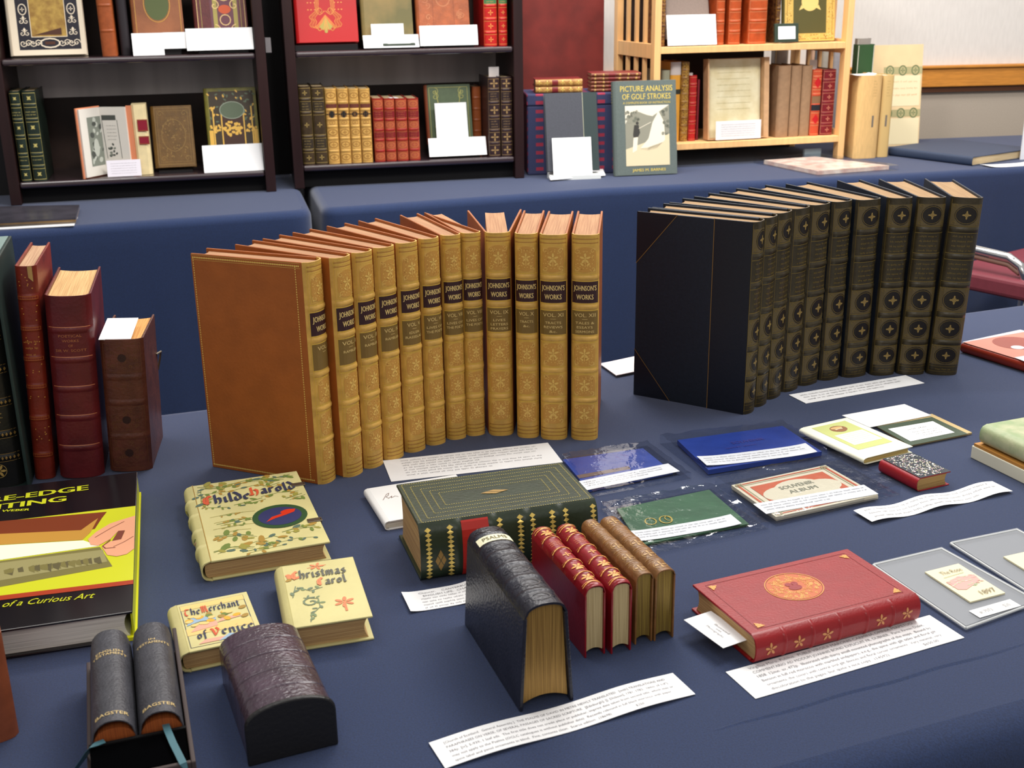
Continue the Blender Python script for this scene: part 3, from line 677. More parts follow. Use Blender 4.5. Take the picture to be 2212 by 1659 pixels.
card(C1, [(440, 358), (569, 350), (436, 316)], .012, 'description_card', 'white card propped in front of the ornate green and gold gate book', zs=Z1 + .0004, tilt=R(18))

# ---- middle dark bookcase, upper shelf
Z2 = .352; Z1 = .060
def d_red(d, w, h):
    P_ = lambda x, y: ((x - 190) / 585, (350 - y) / 585)
    base = [(560, -130), (555, -60), (562, 10), (556, 50), (590, 82), (622, 112), (600, 145), (622, 182), (600, 208), (552, 190), (505, 135), (472, 98)]
    for sg in (-1, 1):
        for k in range(5):
            pts = [(470 + sg * ((x - 470) * (1 - .085 * k)), y + 3 * k) for x, y in base]
            d.curve([(P_(x, y)[0] * w, P_(x, y)[1] * w) for x, y in pts], w * .009, 0 if k % 2 == 0 else 2, 1)
        d.curve([(P_(470 + sg * x, y)[0] * w, P_(470 + sg * x, y)[1] * w) for x, y in ((8, 60), (50, 90), (80, 60), (50, 30), (28, 55), (45, 72))], w * .012, 0, 2)
        d.curve([(P_(470 + sg * x, y)[0] * w, P_(470 + sg * x, y)[1] * w) for x, y in ((2, 100), (25, 160), (60, 190), (82, 215), (60, 240), (35, 215), (20, 180))], w * .012, 0, 2)
        for x in (95, 130, 160):
            for y in (45, -20): d.diamond(*[v * w for v in P_(470 + sg * x, y)], w * .016, w * .012, 0, 3)
    d.poly([(P_(x, y)[0] * w, P_(x, y)[1] * w) for x, y in ((470, 105), (500, 165), (535, 205), (505, 235), (485, 225), (485, 255), (470, 265), (455, 255), (455, 225), (435, 235), (405, 205), (440, 165))], 1, 2)
    for a in (-22, 0, 22): d.line([(P_(470, 110)[0] * w, P_(470, 110)[1] * w), (P_(470 + a, 235)[0] * w, P_(470 + a, 235)[1] * w)], w * .008, 0, 3)
holder(C2, 634, 776, 103, .03, Z2, .014, .03, R(12), 'black display stand under the bright red book, upper middle shelf')
face_book(C2, 641, 777, None, .036, Z2 + .0145, M('bright_red_cloth', (185, 28, 30), .4), R(10), .024, h=.24, pxb=92, deco=d_red, mats=[F('red_gold', (232, 150, 75), .4), F('red_olive', (175, 155, 75), .45), F('red_copper', (215, 105, 50), .4)],
          label='bright red book with a gold whiplash ornament, upper middle shelf')
holder(C2, 786, 896, 95, .03, Z2, .02, .03, R(12), 'black display stand under the mottled olive book, upper middle shelf')
face_book(C2, 785, 896, None, .036, Z2 + .0205, M('mottled_olive', (150, 125, 75), .5, rgb2=(105, 98, 58), vscale=12), R(10), .018, h=.2, pxb=95, label='mottled olive and beige book faced out behind the small framed sign, middle bookcase')
card(C2, [(786, 98), (906, 92), (784, 77)], .01, 'description_card', 'wide white card lying at the foot of the mottled olive book', zs=Z2 + .004, tilt=R(30))
card(C2, [(803, 80), (873, 78), (802, 52)], .03, 'description_card', 'upright white card leaning on the mottled olive book', zs=Z2 + .022, tilt=R(12))
def framed_sign(c, x0, x1, yb, yt, back, zs, label, tilt):
    u0, z0 = c.uz(x0, yb, back); u1, _ = c.uz(x1, yb, back); zt = c.uz(x0, yt, back)[1]; w, h = u1 - u0, (zt - zs) / max(.3, math.cos(tilt))
    r = empty('framed_sign', facing(c.w(u0, back), c.a, .006, tilt, zs + .002), label, 'sign')
    cbox('frame', (-.003, 0, 0), (0.006, w, h), F('dark_green_frame', (45, 58, 45), .4), r, bevel=.001)
    cbox('card_insert', (.006, w * .14, h * .16), (.0066, w * .86, h * .84), CARD, r)
    d = Deco()
    for k in range(4): d.printed(w * .25, w * .75, h * (.68 - .12 * k), h * .035, rb, 0)
    d.build('printed_text', [INK], lambda x, y, e: (.0068 + e, x, y), r)
framed_sign(C2, 828, 898, 105, 90, .012, Z2 + .001, 'small framed sign leaning far back at the foot of the mottled olive book', R(55))
holder(C2, 912, 1026, 96, .03, Z2, .02, .03, R(12), 'black display stand under the tan carved book, upper middle shelf')
def d_carv(d, w, h):
    d.ring(w * .5, h * .5, w * .13, h * .1, .003, 0, 1); d.disc(w * .46, h * .52, w * .03, h * .02, 1, 2); d.disc(w * .54, h * .52, w * .03, h * .02, 1, 2); d.frame(w * .3, h * .1, w * .7, h * .95, .001, 1)
    rr = random.Random(9)
    for k in range(20): d.scroll(w * rr.choice((.18, .82)) + rr.uniform(-.04, .04) * w, h * rr.uniform(.08, .95), w * .06, .0016, rr.uniform(0, 6), 1, 0, 1)
face_book(C2, 904, 1019, None, .036, Z2 + .0205, M('carved_tan_leather', (165, 88, 50), .4, var=.15, vscale=60, bump=.5), R(10), .024, h=.2, pxb=94, deco=d_carv, mats=[F('carved_light', (190, 120, 80), .4), F('carved_dark', (120, 62, 38), .4)], label='tan carved leather book with a small face medallion, upper shelf of the middle bookcase')
card(C2, [(908, 94), (1033, 93), (904, 56)], .008, 'description_card', 'wide white card propped in front of the tan carved leather book', zs=Z2 + .006, tilt=R(12))
redl = M('scarlet_leather', (185, 32, 30), .35, var=.1, vscale=80, bump=.2); greenlab = F('green_label', (70, 120, 75), .5)
for pl, pr, lb in ((1046, 1075, 'scarlet gilt spine with a green label beside the white card, upper middle shelf'), (1078, 1097, 'narrower scarlet gilt spine with a green label, right end of upper middle shelf')):
    b = shelf_book(C2, pl, pr, 100, 0, .03, Z2, redl, h=.24, style='dot', bands=6, panel=greenlab, panels={4: 1, 3: 1} if 0 else {3: 1}, gold=F('orange_gilt', (230, 150, 80), .4), label=lb, group='scarlet volumes on the upper shelf', w=.15)

# ---- middle dark bookcase, lower shelf
db = M('dark_olive_leather', (62, 48, 30), .4, var=.2, vscale=80, bump=.25)
for i, (pl, pr) in enumerate(((656, 682), (683, 710))):
    shelf_book(C2, pl, pr, 359, 186, .02, Z1, db, style='dot', bands=(.18, .36, .66, .83), gold=F('worn_gilt', (165, 140, 80), .45), panel=F('dark_panel', (48, 38, 26), .5), panels={3: 1, 1: 1}, top=655 + 30 * i,
               label=['dark olive-brown gilt volume at the left end of the lower middle shelf', 'dark olive-brown gilt volume touching the first tan one, lower middle shelf'][i], group='dark olive volumes on the lower middle shelf')
tan = M('tan_calf', (205, 160, 85), .4, var=.12, vscale=90, bump=.2)
for i, (pl, pr) in enumerate(((711, 736), (737, 761), (761.5, 783), (784, 807))):
    b = shelf_book(C2, pl, pr, 356, 191, .02, Z1, tan, style='oval', bands=(.17, .34, .5, .6, .72, .82), gold=F('brown_tooling', (150, 100, 45), .45), panel=[F('maroon_label', (95, 42, 38), .5), F('black_label', (30, 28, 25), .5)], panels={5: 1}, top=715 + 24 * i,
               label=['tan calf volume touching the olive pair, first of four on its shelf', 'tan calf volume, second of the four on the lower middle shelf', 'tan calf volume, third of the four on the lower middle shelf', 'tan calf volume next to the red set, last of its four'][i], group='tan calf volumes on the lower middle shelf')
    d = Deco(); z = b.h * .66; d.disc(0, z, b.t * .3, None, 1, 2); d.rect(-b.t * .47, z - .0015, b.t * .47, z + .0015, 1, 2); b.spine_deco(d, [GOLD, MATS['black_label']], 'volume_label')
red = M('red_calf', (150, 38, 30), .4, var=.12, vscale=90, bump=.2)
for i, (pl, pr) in enumerate(((811, 834), (835, 858), (859, 884), (885, 909))):
    shelf_book(C2, pl, pr, 349, 212, .02, Z1, red, style='oval', bands=(.17, .34, .5, .66, .83), gold=F('red_tooling', (190, 110, 60), .45), fields={0: 2, 1: 2, 3: 2, 5: 2}, panel=[F('deep_red_label', (120, 22, 28), .5), F('rose_field', (165, 75, 50), .5)], panels={4: 1, 2: 1}, top=815 + 26 * i,
               label=['red calf volume beside the tan ones, first of four on the lower middle shelf', 'red calf volume, second of the four on the lower middle shelf', 'red calf volume with a white paper scrap on top, third of the four', 'red calf volume at the right of its set of four, lower middle shelf'][i], group='red calf volumes on the lower middle shelf')
zt = C2.uz(855, 213, .03)[1]
o = cbox('paper_scrap', (0, 0, 0), (.022, .03, .001), PAPER, mtx=flat(C2.w(C2.uz(843, 212, .03)[0], .03), C2.a + R(8), zt + .001)); tag(o, 'white paper scrap lying on top of the small red calf volumes', 'paper')
shelf_book(C2, 1023, 1042, 335, 187, .112, Z1, M('chestnut_calf', (140, 72, 35), .4, bump=.2), style=None, bands=5, lines=False, label='chestnut ribbed spine set back behind the green faced-out book, lower middle shelf', w=.10)
holder(C2, 930, 1040, 345, .05, Z1, .028, .03, R(12), 'black stand under the green gilt book with two white cards, lower middle shelf')
def d_grn(d, w, h):
    d.frame(w * .07, h * .05, w * .93, h * .95, .0012, 0)
    for sg in (-1, 1):
        for yy in (.88, .8, .3): d.scroll(w * (.5 + sg * .3), h * yy, w * .09, .0014, 1.57, sg, 0, 1)
        d.line([(w * (.5 + sg * .28), h * .9), (w * (.5 + sg * .22), h * .6)], .002, 0)
face_book(C2, 927, 1026, 188, .058, Z1 + .0285, M('mid_green_leather', (72, 88, 58), .4, var=.1), R(14), .024, pxb=330, deco=d_grn, mats=[F('green_gold', (165, 160, 80), .4)], page=PG, spine=M('rust_spine', (130, 70, 45), .5), label='green gilt-framed book faced out behind two white cards, lower middle shelf')
card(C2, [(945, 312), (1013, 300), (927, 225)], .04, 'description_card', 'tall white card leaning against the green gilt-framed book', zs=Z1 + .029, tilt=R(15))
card(C2, [(928, 336), (1052, 328), (925, 300)], .022, 'description_card', 'low wide white card at the foot of the green gilt-framed book', zs=Z1 + .0065, tilt=R(20))
pur = M('plum_brown_leather', (50, 34, 36), .35, var=.2, vscale=80, bump=.25)
for i, (pl, pr) in enumerate(((1057, 1082), (1084, 1108))):
    shelf_book(C2, pl, pr, 340, 166, .015, Z1, pur, style='flower', bands=(.17, .33, .5, .68, .84), gold=F('dim_gilt', (160, 130, 85), .45), panel=F('plum_panel2', (42, 28, 30), .5), panels={4: 1, 2: 1}, top=1066 + 30 * i,
               label=['plum-brown gilt volume with a grey marker card sticking out, lower middle shelf', 'plum-brown gilt volume against the right side of the middle bookcase, lower shelf'][i], group='plum-brown volumes on the lower middle shelf')
u0, zt = C2.uz(1059, 166, .03); u1 = C2.uz(1081, 166, .03)[0]; zz = C2.uz(1065, 147, .03)[1]
o = cbox('marker_card', (0, 0, 0), (u1 - u0, .0008, zz - zt + .012), F('grey_card', (190, 185, 185), .6), mtx=flat(C2.w(u0, .05), C2.a, zt - .010)); tag(o, 'pale grey marker card sticking up from the first plum-brown volume', 'card')

# ---- between the bookcases
PM = V3(.25, 3.6); pa = R(10)
m = flat(V3(-.09, 3.54), pa)
portm = M('oxblood_cloth', (105, 32, 26), .6, var=.18, vscale=18, bump=.2)
pf = empty('portfolio', flat(V3(-.04, 3.565), pa), 'tall dark red portfolio standing behind the plaid box between the bookcases', 'portfolio')
cbox('cover_board', (0, 0, 0), (.335, .004, .60), portm, pf, bevel=.001); cbox('cover_board', (0, .022, 0), (.335, .026, .60), portm, pf, bevel=.001)
cbox('page_block', (.003, .004, .003), (.332, .022, .597), F('grey_leaves', (190, 182, 172), .7), pf)
# plaid box
nm = bpy.data.materials.new('plaid_weave'); nm.use_nodes = True; nt = nm.node_tree; bs = nt.nodes['Principled BSDF']; bs.inputs['Roughness'].default_value = .8
tc = nt.nodes.new('ShaderNodeTexCoord'); sep = nt.nodes.new('ShaderNodeSeparateXYZ'); nt.links.new(tc.outputs['Object'], sep.inputs[0])
def mth(op, a, b=None):
    n = nt.nodes.new('ShaderNodeMath'); n.operation = op
    for i, v in enumerate((a, b)):
        if v is None: continue
        if isinstance(v, (int, float)): n.inputs[i].default_value = v
        else: nt.links.new(v, n.inputs[i])
    return n.outputs[0]
fx = mth('FRACT', mth('MULTIPLY', mth('ADD', sep.outputs[0], 1.008), 1 / .043)); fz = mth('FRACT', mth('MULTIPLY', mth('ADD', mth('ADD', sep.outputs[2], sep.outputs[1]), 1.0), 1 / .0225))
dash = mth('MULTIPLY', mth('LESS_THAN', fx, .48), mth('LESS_THAN', fz, .42))
mx = nt.nodes.new('ShaderNodeMix'); mx.data_type = 'RGBA'; mx.inputs[6].default_value = lin((48, 52, 88)); mx.inputs[7].default_value = lin((150, 38, 62)); nt.links.new(dash, mx.inputs[0]); nt.links.new(mx.outputs[2], bs.inputs['Base Color'])
pb = empty('storage_box', flat(V3(.053, 3.288), R(4)), 'blue box woven with red dashes standing behind the golf book', 'box')
cbox('box_body', (0, 0, 0), (.305, .16, .19), nm, pb, bevel=.004); cbox('box_lid', (-.001, -.0015, .19), (.306, .1615, .222), nm, pb, bevel=.004)
BXP = V3(.053, 3.288); BXC = Case((.053, 3.288), 4.0)
tanp = M('tan_spine_gilt', (190, 145, 80), .4, rgb2=(140, 95, 45), vscale=90); crim = M('crimson_boards', (110, 28, 30), .45, var=.1)
def pile(n, x0, x1, z0, t, back, w, lab, grp, dx, spm):
    uL = BXC.uz(x0, 190, back)[0]; uR = BXC.uz(x1, 190, back)[0]
    for k in range(n):
        u1 = uR + dx * ((k * 7) % 3 - 1) * .002
        P = BXC.w(u1, back)     # spine to the viewer, head to the left
        b = Book('book', lying(P, BXC.a + math.pi, t * .96, z0 + k * t), t * .96, w, u1 - uL, crim, PG, spine=spm, bulge=.002, bt=.0014, bands=(.17, .34, .5, .66, .83), bandh=.0006, label=lab[k], group=grp)
        d = Deco()
        for q in (.08, .25, .42, .58, .75, .92): d.flower(0, b.h * q, t * .32, 0, 2)
        b.spine_deco(d, [GOLDB, crim]); d = Deco(); d.rect(-t * .4, b.h * .52, t * .4, b.h * .65, 1, 1); b.spine_deco(d, [GOLDB, crim], 'spine_label')
zL = .222 + .0006
pile(2, 1157, 1258, zL, (BXC.uz(1200, 171, .012)[1] - zL) / 2, .012, .09, ['lower of the two books piled at the left of the plaid box', 'upper of the two books piled at the left of the plaid box'], 'small books piled at the left on the plaid box', 0, tanp)
pile(5, 1277, 1384, zL, (BXC.uz(1300, 158, .012)[1] - zL) / 5, .018, .09, ['bottom book of the five piled at the right of the plaid box', 'second book up in the pile of five on the plaid box', 'middle book in the pile of five on the plaid box', 'fourth book up in the pile of five on the plaid box', 'topmost book of the five piled on the plaid box'], 'small books piled at the right on the plaid box', 1, M('wine_spine_gilt', (130, 75, 45), .4, rgb2=(95, 30, 28), vscale=120))
# dark grey book on a stand, with two white cards
RC = Case((A(1180, 390).x, A(1180, 390).y), 9)
holder(RC, 1186, 1300, 388, -.002, 0, .012, .022, R(14), 'low stand under the dark grey book between the bookcases', m=F('white_stand', (225, 228, 225), .5))
def d_gry(d, w, h): d.rect(w * .0, 0, w * .27, h, 1, 1); d.line([(w * .27, 0), (w * .27, h)], .0014, 0, 2)
def back_face(c, bl, br, pt, back, zs, cover, tilt, t, pxb, label, w=None): 
    p0 = c.w(c.uz(bl, pxb, back)[0], back); p1 = c.w(c.uz(br, pxb, back)[0], back); ww = (p1 - p0).length
    h = (c.uz((bl + br) / 2, pt, back + .04)[1] - zs) / math.cos(tilt)
    Y = -c.U; bk = c.V; Z = V3(0, 0, 1) * math.cos(tilt) + bk * math.sin(tilt); X = Y.cross(Z)   # back cover (-x) faces the viewer
    b = Book('book', mat4(X, Y, Z, p1 + V3(0, 0, zs + TZ - p1.z + t * math.sin(tilt) + .0004) + c.V * (t / 2)), t, ww, h, cover, PGW, label=label, bt=.0022)
    return b
gb = back_face(RC, 1184, 1294, 207, .014, .0140, M('dark_grey_cloth', (66, 68, 76), .6, var=.08, vscale=300), R(13), .022, 380, 'dark grey book with a green-black spine strip, faced out on the far table')
d = Deco(); d.rect(gb.w * .73, 0, gb.w, gb.h, 1, 1); d.line([(gb.w * .73, 0), (gb.w * .73, gb.h)], .0014, 0, 2); gb.back_deco(d, [F('silver_line', (165, 165, 140), .4), M('green_black_cloth', (42, 56, 56), .5)])
card(RC, [(1196, 376), (1280, 366), (1190, 300)], .002, 'description_card', 'square white card leaning on the dark grey book', zs=.0135, tilt=R(14))
o = MB(); q = [A(1182, 371, .014), A(1301, 362, .014), A(1308, 378, .006), A(1189, 388, .006)]
ledge = o.add([(p.x, p.y, p.z) for p in q] + [(p.x, p.y, p.z - .0015) for p in q], [(0, 1, 2, 3), (7, 6, 5, 4), (0, 4, 5, 1), (1, 5, 6, 2), (2, 6, 7, 3), (3, 7, 4, 0)]).build('description_card', CARD); tag(ledge, 'white card lying at the foot of the dark grey book on the far table', 'card')
# golf book
gt = .024; gp0, gp1 = A(1324, 384), A(1466, 378); ga = math.atan2(gp1.y - gp0.y, gp1.x - gp0.x); gh = .252 / math.cos(R(9))
golf = M('slate_green_cloth', (92, 102, 98), .65, var=.06, vscale=300, bump=.15)
G = Book('book', Matrix.Translation(V3(-math.sin(ga), math.cos(ga)) * gt) @ facing(gp0 + V3(math.cos(ga), math.sin(ga)) * .012, ga, 0, R(9)), gt, (gp1 - gp0).length - .012, gh, golf, PGW, bulge=.004, label='slate-green golf instruction book with a photograph on its cover, standing on the far table')
d = Deco(); w_, h_ = G.w, G.h; yel = 0
d.text('PICTURE ANALYSIS', w_ * .52, h_ * .918, h_ * .062, w_ * .84, 0, bold=.00012); d.text('OF GOLF STROKES', w_ * .52, h_ * .835, h_ * .062, w_ * .78, 0, bold=.00012)
d.text('A COMPLETE BOOK OF INSTRUCTION', w_ * .52, h_ * .768, h_ * .024, w_ * .76, 0); d.text('JAMES M. BARNES', w_ * .54, h_ * .055, h_ * .03, w_ * .54, 0, bold=.0001)
X0, X1, Y0, Y1 = w_ * .17, w_ * .88, h_ * .1, h_ * .738; ph = lambda a, b: (X0 + (X1 - X0) * a, Y0 + (Y1 - Y0) * b)
d.rect(X0, Y0, X1, Y1, 1, 2); d.poly([ph(0, .28), ph(1, .52), ph(1, 0), ph(0, 0)], 2, 3); d.poly([ph(0, .7), ph(.12, .86), ph(.3, .9), ph(.5, .84), ph(.62, .82), ph(1, 1), ph(1, .52), ph(0, .28)], 3, 3)
d.poly([ph(.32, .28), ph(.52, .45), ph(.62, .72), ph(.76, .9), ph(.88, .72), ph(.9, .42), ph(.7, .28), ph(.5, .25)], 1, 4)
d.poly([ph(0, .28), ph(.5, .3), ph(1, .42), ph(1, 0), ph(0, 0)], 2, 4)
d.disc(*ph(.27, .71), w_ * .024, None, 4, 6); d.poly([ph(.17, .52), ph(.2, .68), ph(.3, .68), ph(.33, .55), ph(.28, .48), ph(.18, .47)], 4, 6); d.poly([ph(.18, .48), ph(.28, .48), ph(.25, .26), ph(.15, .22)], 1, 6); d.line([ph(.3, .62), ph(.58, .72)], w_ * .008, 1, 6)
rr = random.Random(3)
for k in range(24): d.disc(*ph(rr.uniform(0, .3), rr.uniform(.72, .9)), w_ * .03, h_ * .015, rr.choice((3, 5)), 5, 8, rr.uniform(0, 3))
for k in range(14): d.disc(*ph(rr.uniform(.85, .98), rr.uniform(.5, .95)), w_ * .025, h_ * .02, rr.choice((3, 5)), 5, 8, rr.uniform(0, 3))
G.front_deco(d, [F('cover_yellow', (215, 190, 90), .5), F('photo_cream', (232, 222, 200), .5), F('photo_sand', (215, 200, 165), .5), F('photo_grey', (140, 138, 122), .5), F('photo_dark', (58, 56, 52), .5), F('photo_mid', (110, 112, 98), .5)], 'cover_print')
d = Deco()
for k in range(5): d.printed(-gt * .35, gt * .35, gh * (.9 - .03 * k), gh * .014, rb, 0)
G.spine_deco(d, [MATS['cover_yellow']], 'spine_lettering')

# ---- blond bookcase, upper shelf
Z2 = .337; Z1 = .069
shelf_book(C3, 1426, 1437, 93, 0, .03, Z2, M('brown_patterned', (135, 90, 50), .5, rgb2=(80, 45, 30), vscale=90), h=.22, style='flower', bands=7, label='thin brown patterned spine at the left end of the upper blond shelf')
holder(C3, 1440, 1530, 93, .03, Z2, .014, .03, R(12), 'dark stand under the grey book, upper blond shelf', m=F('dark_brown_stand', (62, 32, 26), .5))
face_book(C3, 1441, 1538, None, .034, Z2 + .0145, M('warm_grey_cloth', (135, 118, 108), .6, var=.05, vscale=200), R(12), .02, h=.2, pxb=80, label='warm grey book faced out behind a large white card, upper blond shelf')
card(C3, [(1443, 87), (1549, 86), (1438, 33)], .012, 'description_card', 'large white card covering the foot of the warm grey book', zs=Z2 + .003, tilt=R(12))
orng = M('orange_brown_leather', (170, 72, 30), .38, var=.15, vscale=50, bump=.2)
for i, (pl, pr) in enumerate(((1546, 1564), (1573, 1599), (1615, 1655))):
    shelf_book(C3, pl, pr, 93, 0, .03, Z2, orng, h=.25, style=None, bands=(.14, .25, .37, .49, .61, .73, .85), gold=F('pale_line', (215, 140, 95), .5), w=.17, bulge=.006 if i == 2 else .003,
               label=['orange-brown ribbed spine beside the large white card, upper blond shelf', 'orange-brown ribbed spine standing alone between dark gaps, upper blond shelf', 'widest orange-brown ribbed spine, right one of the three on the upper blond shelf'][i], group='orange-brown ribbed volumes on the upper blond shelf')
shelf_book(C3, 1673, 1683, 93, 0, .06, Z2, M('dark_brown_gilt', (62, 35, 26), .45, rgb2=(120, 85, 45), vscale=120), h=.22, style=None, bands=6, label='dark brown gilt spine behind the small framed sign, upper blond shelf')
def d_lyre(d, w, h):
    d.rect(w * .0, 0, w, h, 0, 1); d.rect(w * .17, h * .1, w * .83, h * .95, 1, 2); d.frame(w * .05, h * .03, w * .95, h * .97, .0015, 3, 2)
    rr = random.Random(8)
    for k in range(260):
        s_ = rr.choice((0, 1, 2)); x, y = (rr.uniform(.02, .15), rr.uniform(.02, .98)) if s_ == 0 else (rr.uniform(.85, .98), rr.uniform(.02, .98)) if s_ == 1 else (rr.uniform(.02, .98), rr.uniform(.02, .085))
        d.disc(w * x, h * y, w * .012, w * .008, rr.choice((2, 3)), 3, 6, rr.uniform(0, 3))
    d.disc(w * .5, h * .5, w * .17, h * .12, 2, 3); d.poly([(w * .36, h * .52), (w * .64, h * .52), (w * .58, h * .75), (w * .42, h * .75)], 2, 3)
    for sg in (-1, 1): d.poly([(w * (.5 + sg * .12), h * .42), (w * (.5 + sg * .22), h * .39), (w * (.5 + sg * .17), h * .46)], 2, 3)
face_book(C3, 1696, 1806, None, .03, Z2 + .0005, M('olive_green_cloth', (80, 74, 34), .5), R(6), .02, h=.22, pxb=92, deco=d_lyre, mats=[F('gold_ground', (200, 165, 85), .4), MATS['olive_green_cloth'], F('lyre_gold', (220, 190, 115), .4), F('border_brown', (140, 100, 40), .45)], label='olive-green book with a wide gilt border, faced out on the upper blond shelf')
framed_sign(C3, 1673, 1724, 92, 54, .01, Z2 + .0005, 'small dark green framed sign standing in front of the gilt-bordered olive book', R(8))

# ---- blond bookcase, lower shelf
shelf_book(C3, 1427, 1444, 310, 152, .05, Z1, M('grey_green_paper', (140, 140, 118), .6), style=None, bands=0, lines=False, label='grey-green pamphlet at the left end of the lower blond shelf', bulge=.001)
b = shelf_book(C3, 1445, 1467, 310, 134, .05, Z1, M('mustard_cloth', (205, 145, 50), .5), style=None, bands=0, lines=False, label='mustard yellow spine with a pale top, partly hidden by the golf book')
d = Deco(); d.rect(-b.t * .5, b.h * .84, b.t * .5, b.h, 0, 2); d.rect(-b.t * .5, b.h * .6, b.t * .5, b.h * .66, 1, 2); b.spine_deco(d, [F('grey_top', (185, 175, 170), .6), F('black_band', (40, 40, 30), .5)], 'spine_label')
b = shelf_book(C3, 1468, 1485, 309, 134, .05, Z1, M('bronze_gilt_spine', (100, 62, 30), .4, rgb2=(165, 125, 60), vscale=160), style='flower', bands=9, label='brown spine thick with gilt tooling beside the slim red one, lower blond shelf')
shelf_book(C3, 1486, 1502, 308, 163, .05, Z1, M('slim_red_leather', (165, 28, 28), .4), style=None, bands=6, label='slim red spine with a white marker, lower blond shelf', gold=F('rosy_gilt', (215, 120, 85), .45))
shelf_book(C3, 1502.5, 1508, 306, 172, .06, Z1, M('thin_wine_cloth', (120, 30, 40), .5), style=None, bands=0, lines=False, label='very thin wine-red booklet right of the slim red spine', bulge=.001)
for (x0, x1, yt, yb, nm_, lb) in ((1487, 1499, 158, 172, 0, 'grey-white marker sticking up from the slim red spine'), (1752, 1768, 130, 150, 0, 'grey marker sticking up from the orange volume with the black label')):
    u0, z0 = C3.uz(x0, yb, .06); u1 = C3.uz(x1, yb, .06)[0]; z1 = C3.uz(x0, yt, .06)[1]
    o = cbox('marker_card', (0, 0, 0), (u1 - u0, .0008, z1 - z0 + .012), F('grey_card', (190, 185, 185), .6), mtx=flat(C3.w(u0, .07), C3.a, z0 - .012)); tag(o, lb, 'card')
# open clamshell with a foxed title leaf
u0 = C3.uz(1526, 302, .03)[0]; u1 = C3.uz(1656, 302, .03)[0]; hz = C3.uz(1590, 127, .05)[1] - Z1
r = empty('clamshell_box', flat(C3.w(u0, .02), C3.a, Z1 + .004) @ Matrix.Rotation(R(-5), 4, 'X'), 'open tan box showing a foxed cream title leaf, standing on the lower blond shelf', 'box')
tanb = M('tan_board', (190, 150, 110), .6, var=.08, vscale=60); leaf = M('foxed_leaf', (205, 192, 150), .7, rgb2=(222, 214, 180), vscale=22); ww = u1 - u0
cbox('back_board', (0, .03, 0), (ww, .033, hz), tanb, r); cbox('side_wall', (0, 0, 0), (.004, .03, hz), tanb, r); cbox('side_wall', (ww - .016, 0, 0), (ww, .03, hz), tanb, r); cbox('bottom_wall', (.004, 0, 0), (ww - .016, .03, .003), tanb, r)
cbox('title_leaf', (.006, .022, .004), (ww - .018, .029, hz - .002), leaf, r)
d = Deco()
for k in range(8): d.printed(ww * .2, ww * .75, hz * (.9 - .075 * k), hz * .012, rb, 0)
d.build('printed_text', [F('faded_ink', (170, 160, 115), .7)], lambda x, y, e: (x, .0217 - e, y), r)
card(C3, [(1546, 298), (1643, 301), (1541, 262)], .012, 'description_card', 'printed white slip at the foot of the foxed title leaf, lower blond shelf', zs=Z1 + .0035, tilt=R(3), print_lines=6, mat=F('soft_white_card', (225, 222, 222), .7))
tb = M('plain_tan_cloth', (150, 118, 88), .6, var=.08, vscale=80)
for i, (pl, pr) in enumerate(((1675, 1702), (1703, 1725), (1726, 1747))):
    shelf_book(C3, pl, pr, 297, 142, .03, Z1, tb, style=None, bands=0, lines=False, bulge=.005 if i == 0 else .002, top=1690 + 24 * i,
               label=['plain tan cloth volume beside the open tan box, lower blond shelf', 'plain tan cloth volume, middle one of three on the lower blond shelf', 'plain tan cloth volume touching the orange one with the black label'][i], group='plain tan volumes on the lower blond shelf')
b = shelf_book(C3, 1748, 1768, 294, 150, .03, Z1, M('orange_red_leather', (190, 75, 45), .4), style=None, bands=(.18, .37, .47, .62, .72, .88), label='orange-red spine with a black label, lower blond shelf', gold=F('peach_gilt', (225, 160, 110), .45))
d = Deco(); t = b.t; d.rect(-t * .47, b.h * .38, t * .47, b.h * .47, 0, 2); d.rect(-t * .47, b.h * .49, t * .47, b.h * .6, 3, 2); d.diamond(0, b.h * .25, t * .35, b.h * .08, 1, 2); d.diamond(0, b.h * .8, t * .35, b.h * .09, 1, 2); d.flower(0, b.h * .425, t * .15, 2, 3); b.spine_deco(d, [F('black_label2', (32, 32, 38), .5), F('bright_red_onlay', (185, 25, 30), .4), GOLDB, F('taupe_label', (130, 95, 65), .5)], 'spine_label')
shelf_book(C3, 1770, 1798, 292, 150, .03, Z1, M('wine_leather', (112, 24, 32), .38, var=.1, bump=.2), style='dot', bands=5, gold=F('rose_gilt', (205, 130, 105), .45), label='wide wine-red ribbed volume at the right end of the lower blond shelf', top=1785)
for (pl, pr, cm, lb) in ((1674, 1703, (140, 132, 128), 'cloudy grey folder standing behind the blond bookcase, above the tan volumes'), (1752, 1760, (200, 165, 140), 'thin pinkish tan board standing behind the blond bookcase'), (1761, 1773, (95, 108, 120), 'thin blue-grey volume standing behind the blond bookcase'), (1776, 1797, (165, 160, 150), 'putty grey volume standing behind the blond bookcase'), (1801, 1820, (150, 148, 155), 'cool grey volume behind the right post of the blond bookcase')):
    shelf_book(C3, pl, pr, 140, 98, .37, 0, M('board_%d_%d' % cm[:2], cm, .6, var=.1, vscale=30), style=None, bands=0, lines=False, w=.03, label=lb, bulge=.001)
br_ = cbox('bracket', (.658, .02, .352), (.672, .05, .388), F('grey_metal', (135, 130, 132), .4, metal=.6), k1)
cub = MB().box((0, 0, 0), (.055, .01, .03)).build('acrylic_block', M('clear_acrylic', (170, 185, 190), .15, alpha=.45), mtx=flat(C3.w(C3.uz(1738, 330, .03)[0], .03), C3.a)); tag(cub, 'small clear acrylic block on the table under the blond bookcase', 'block')

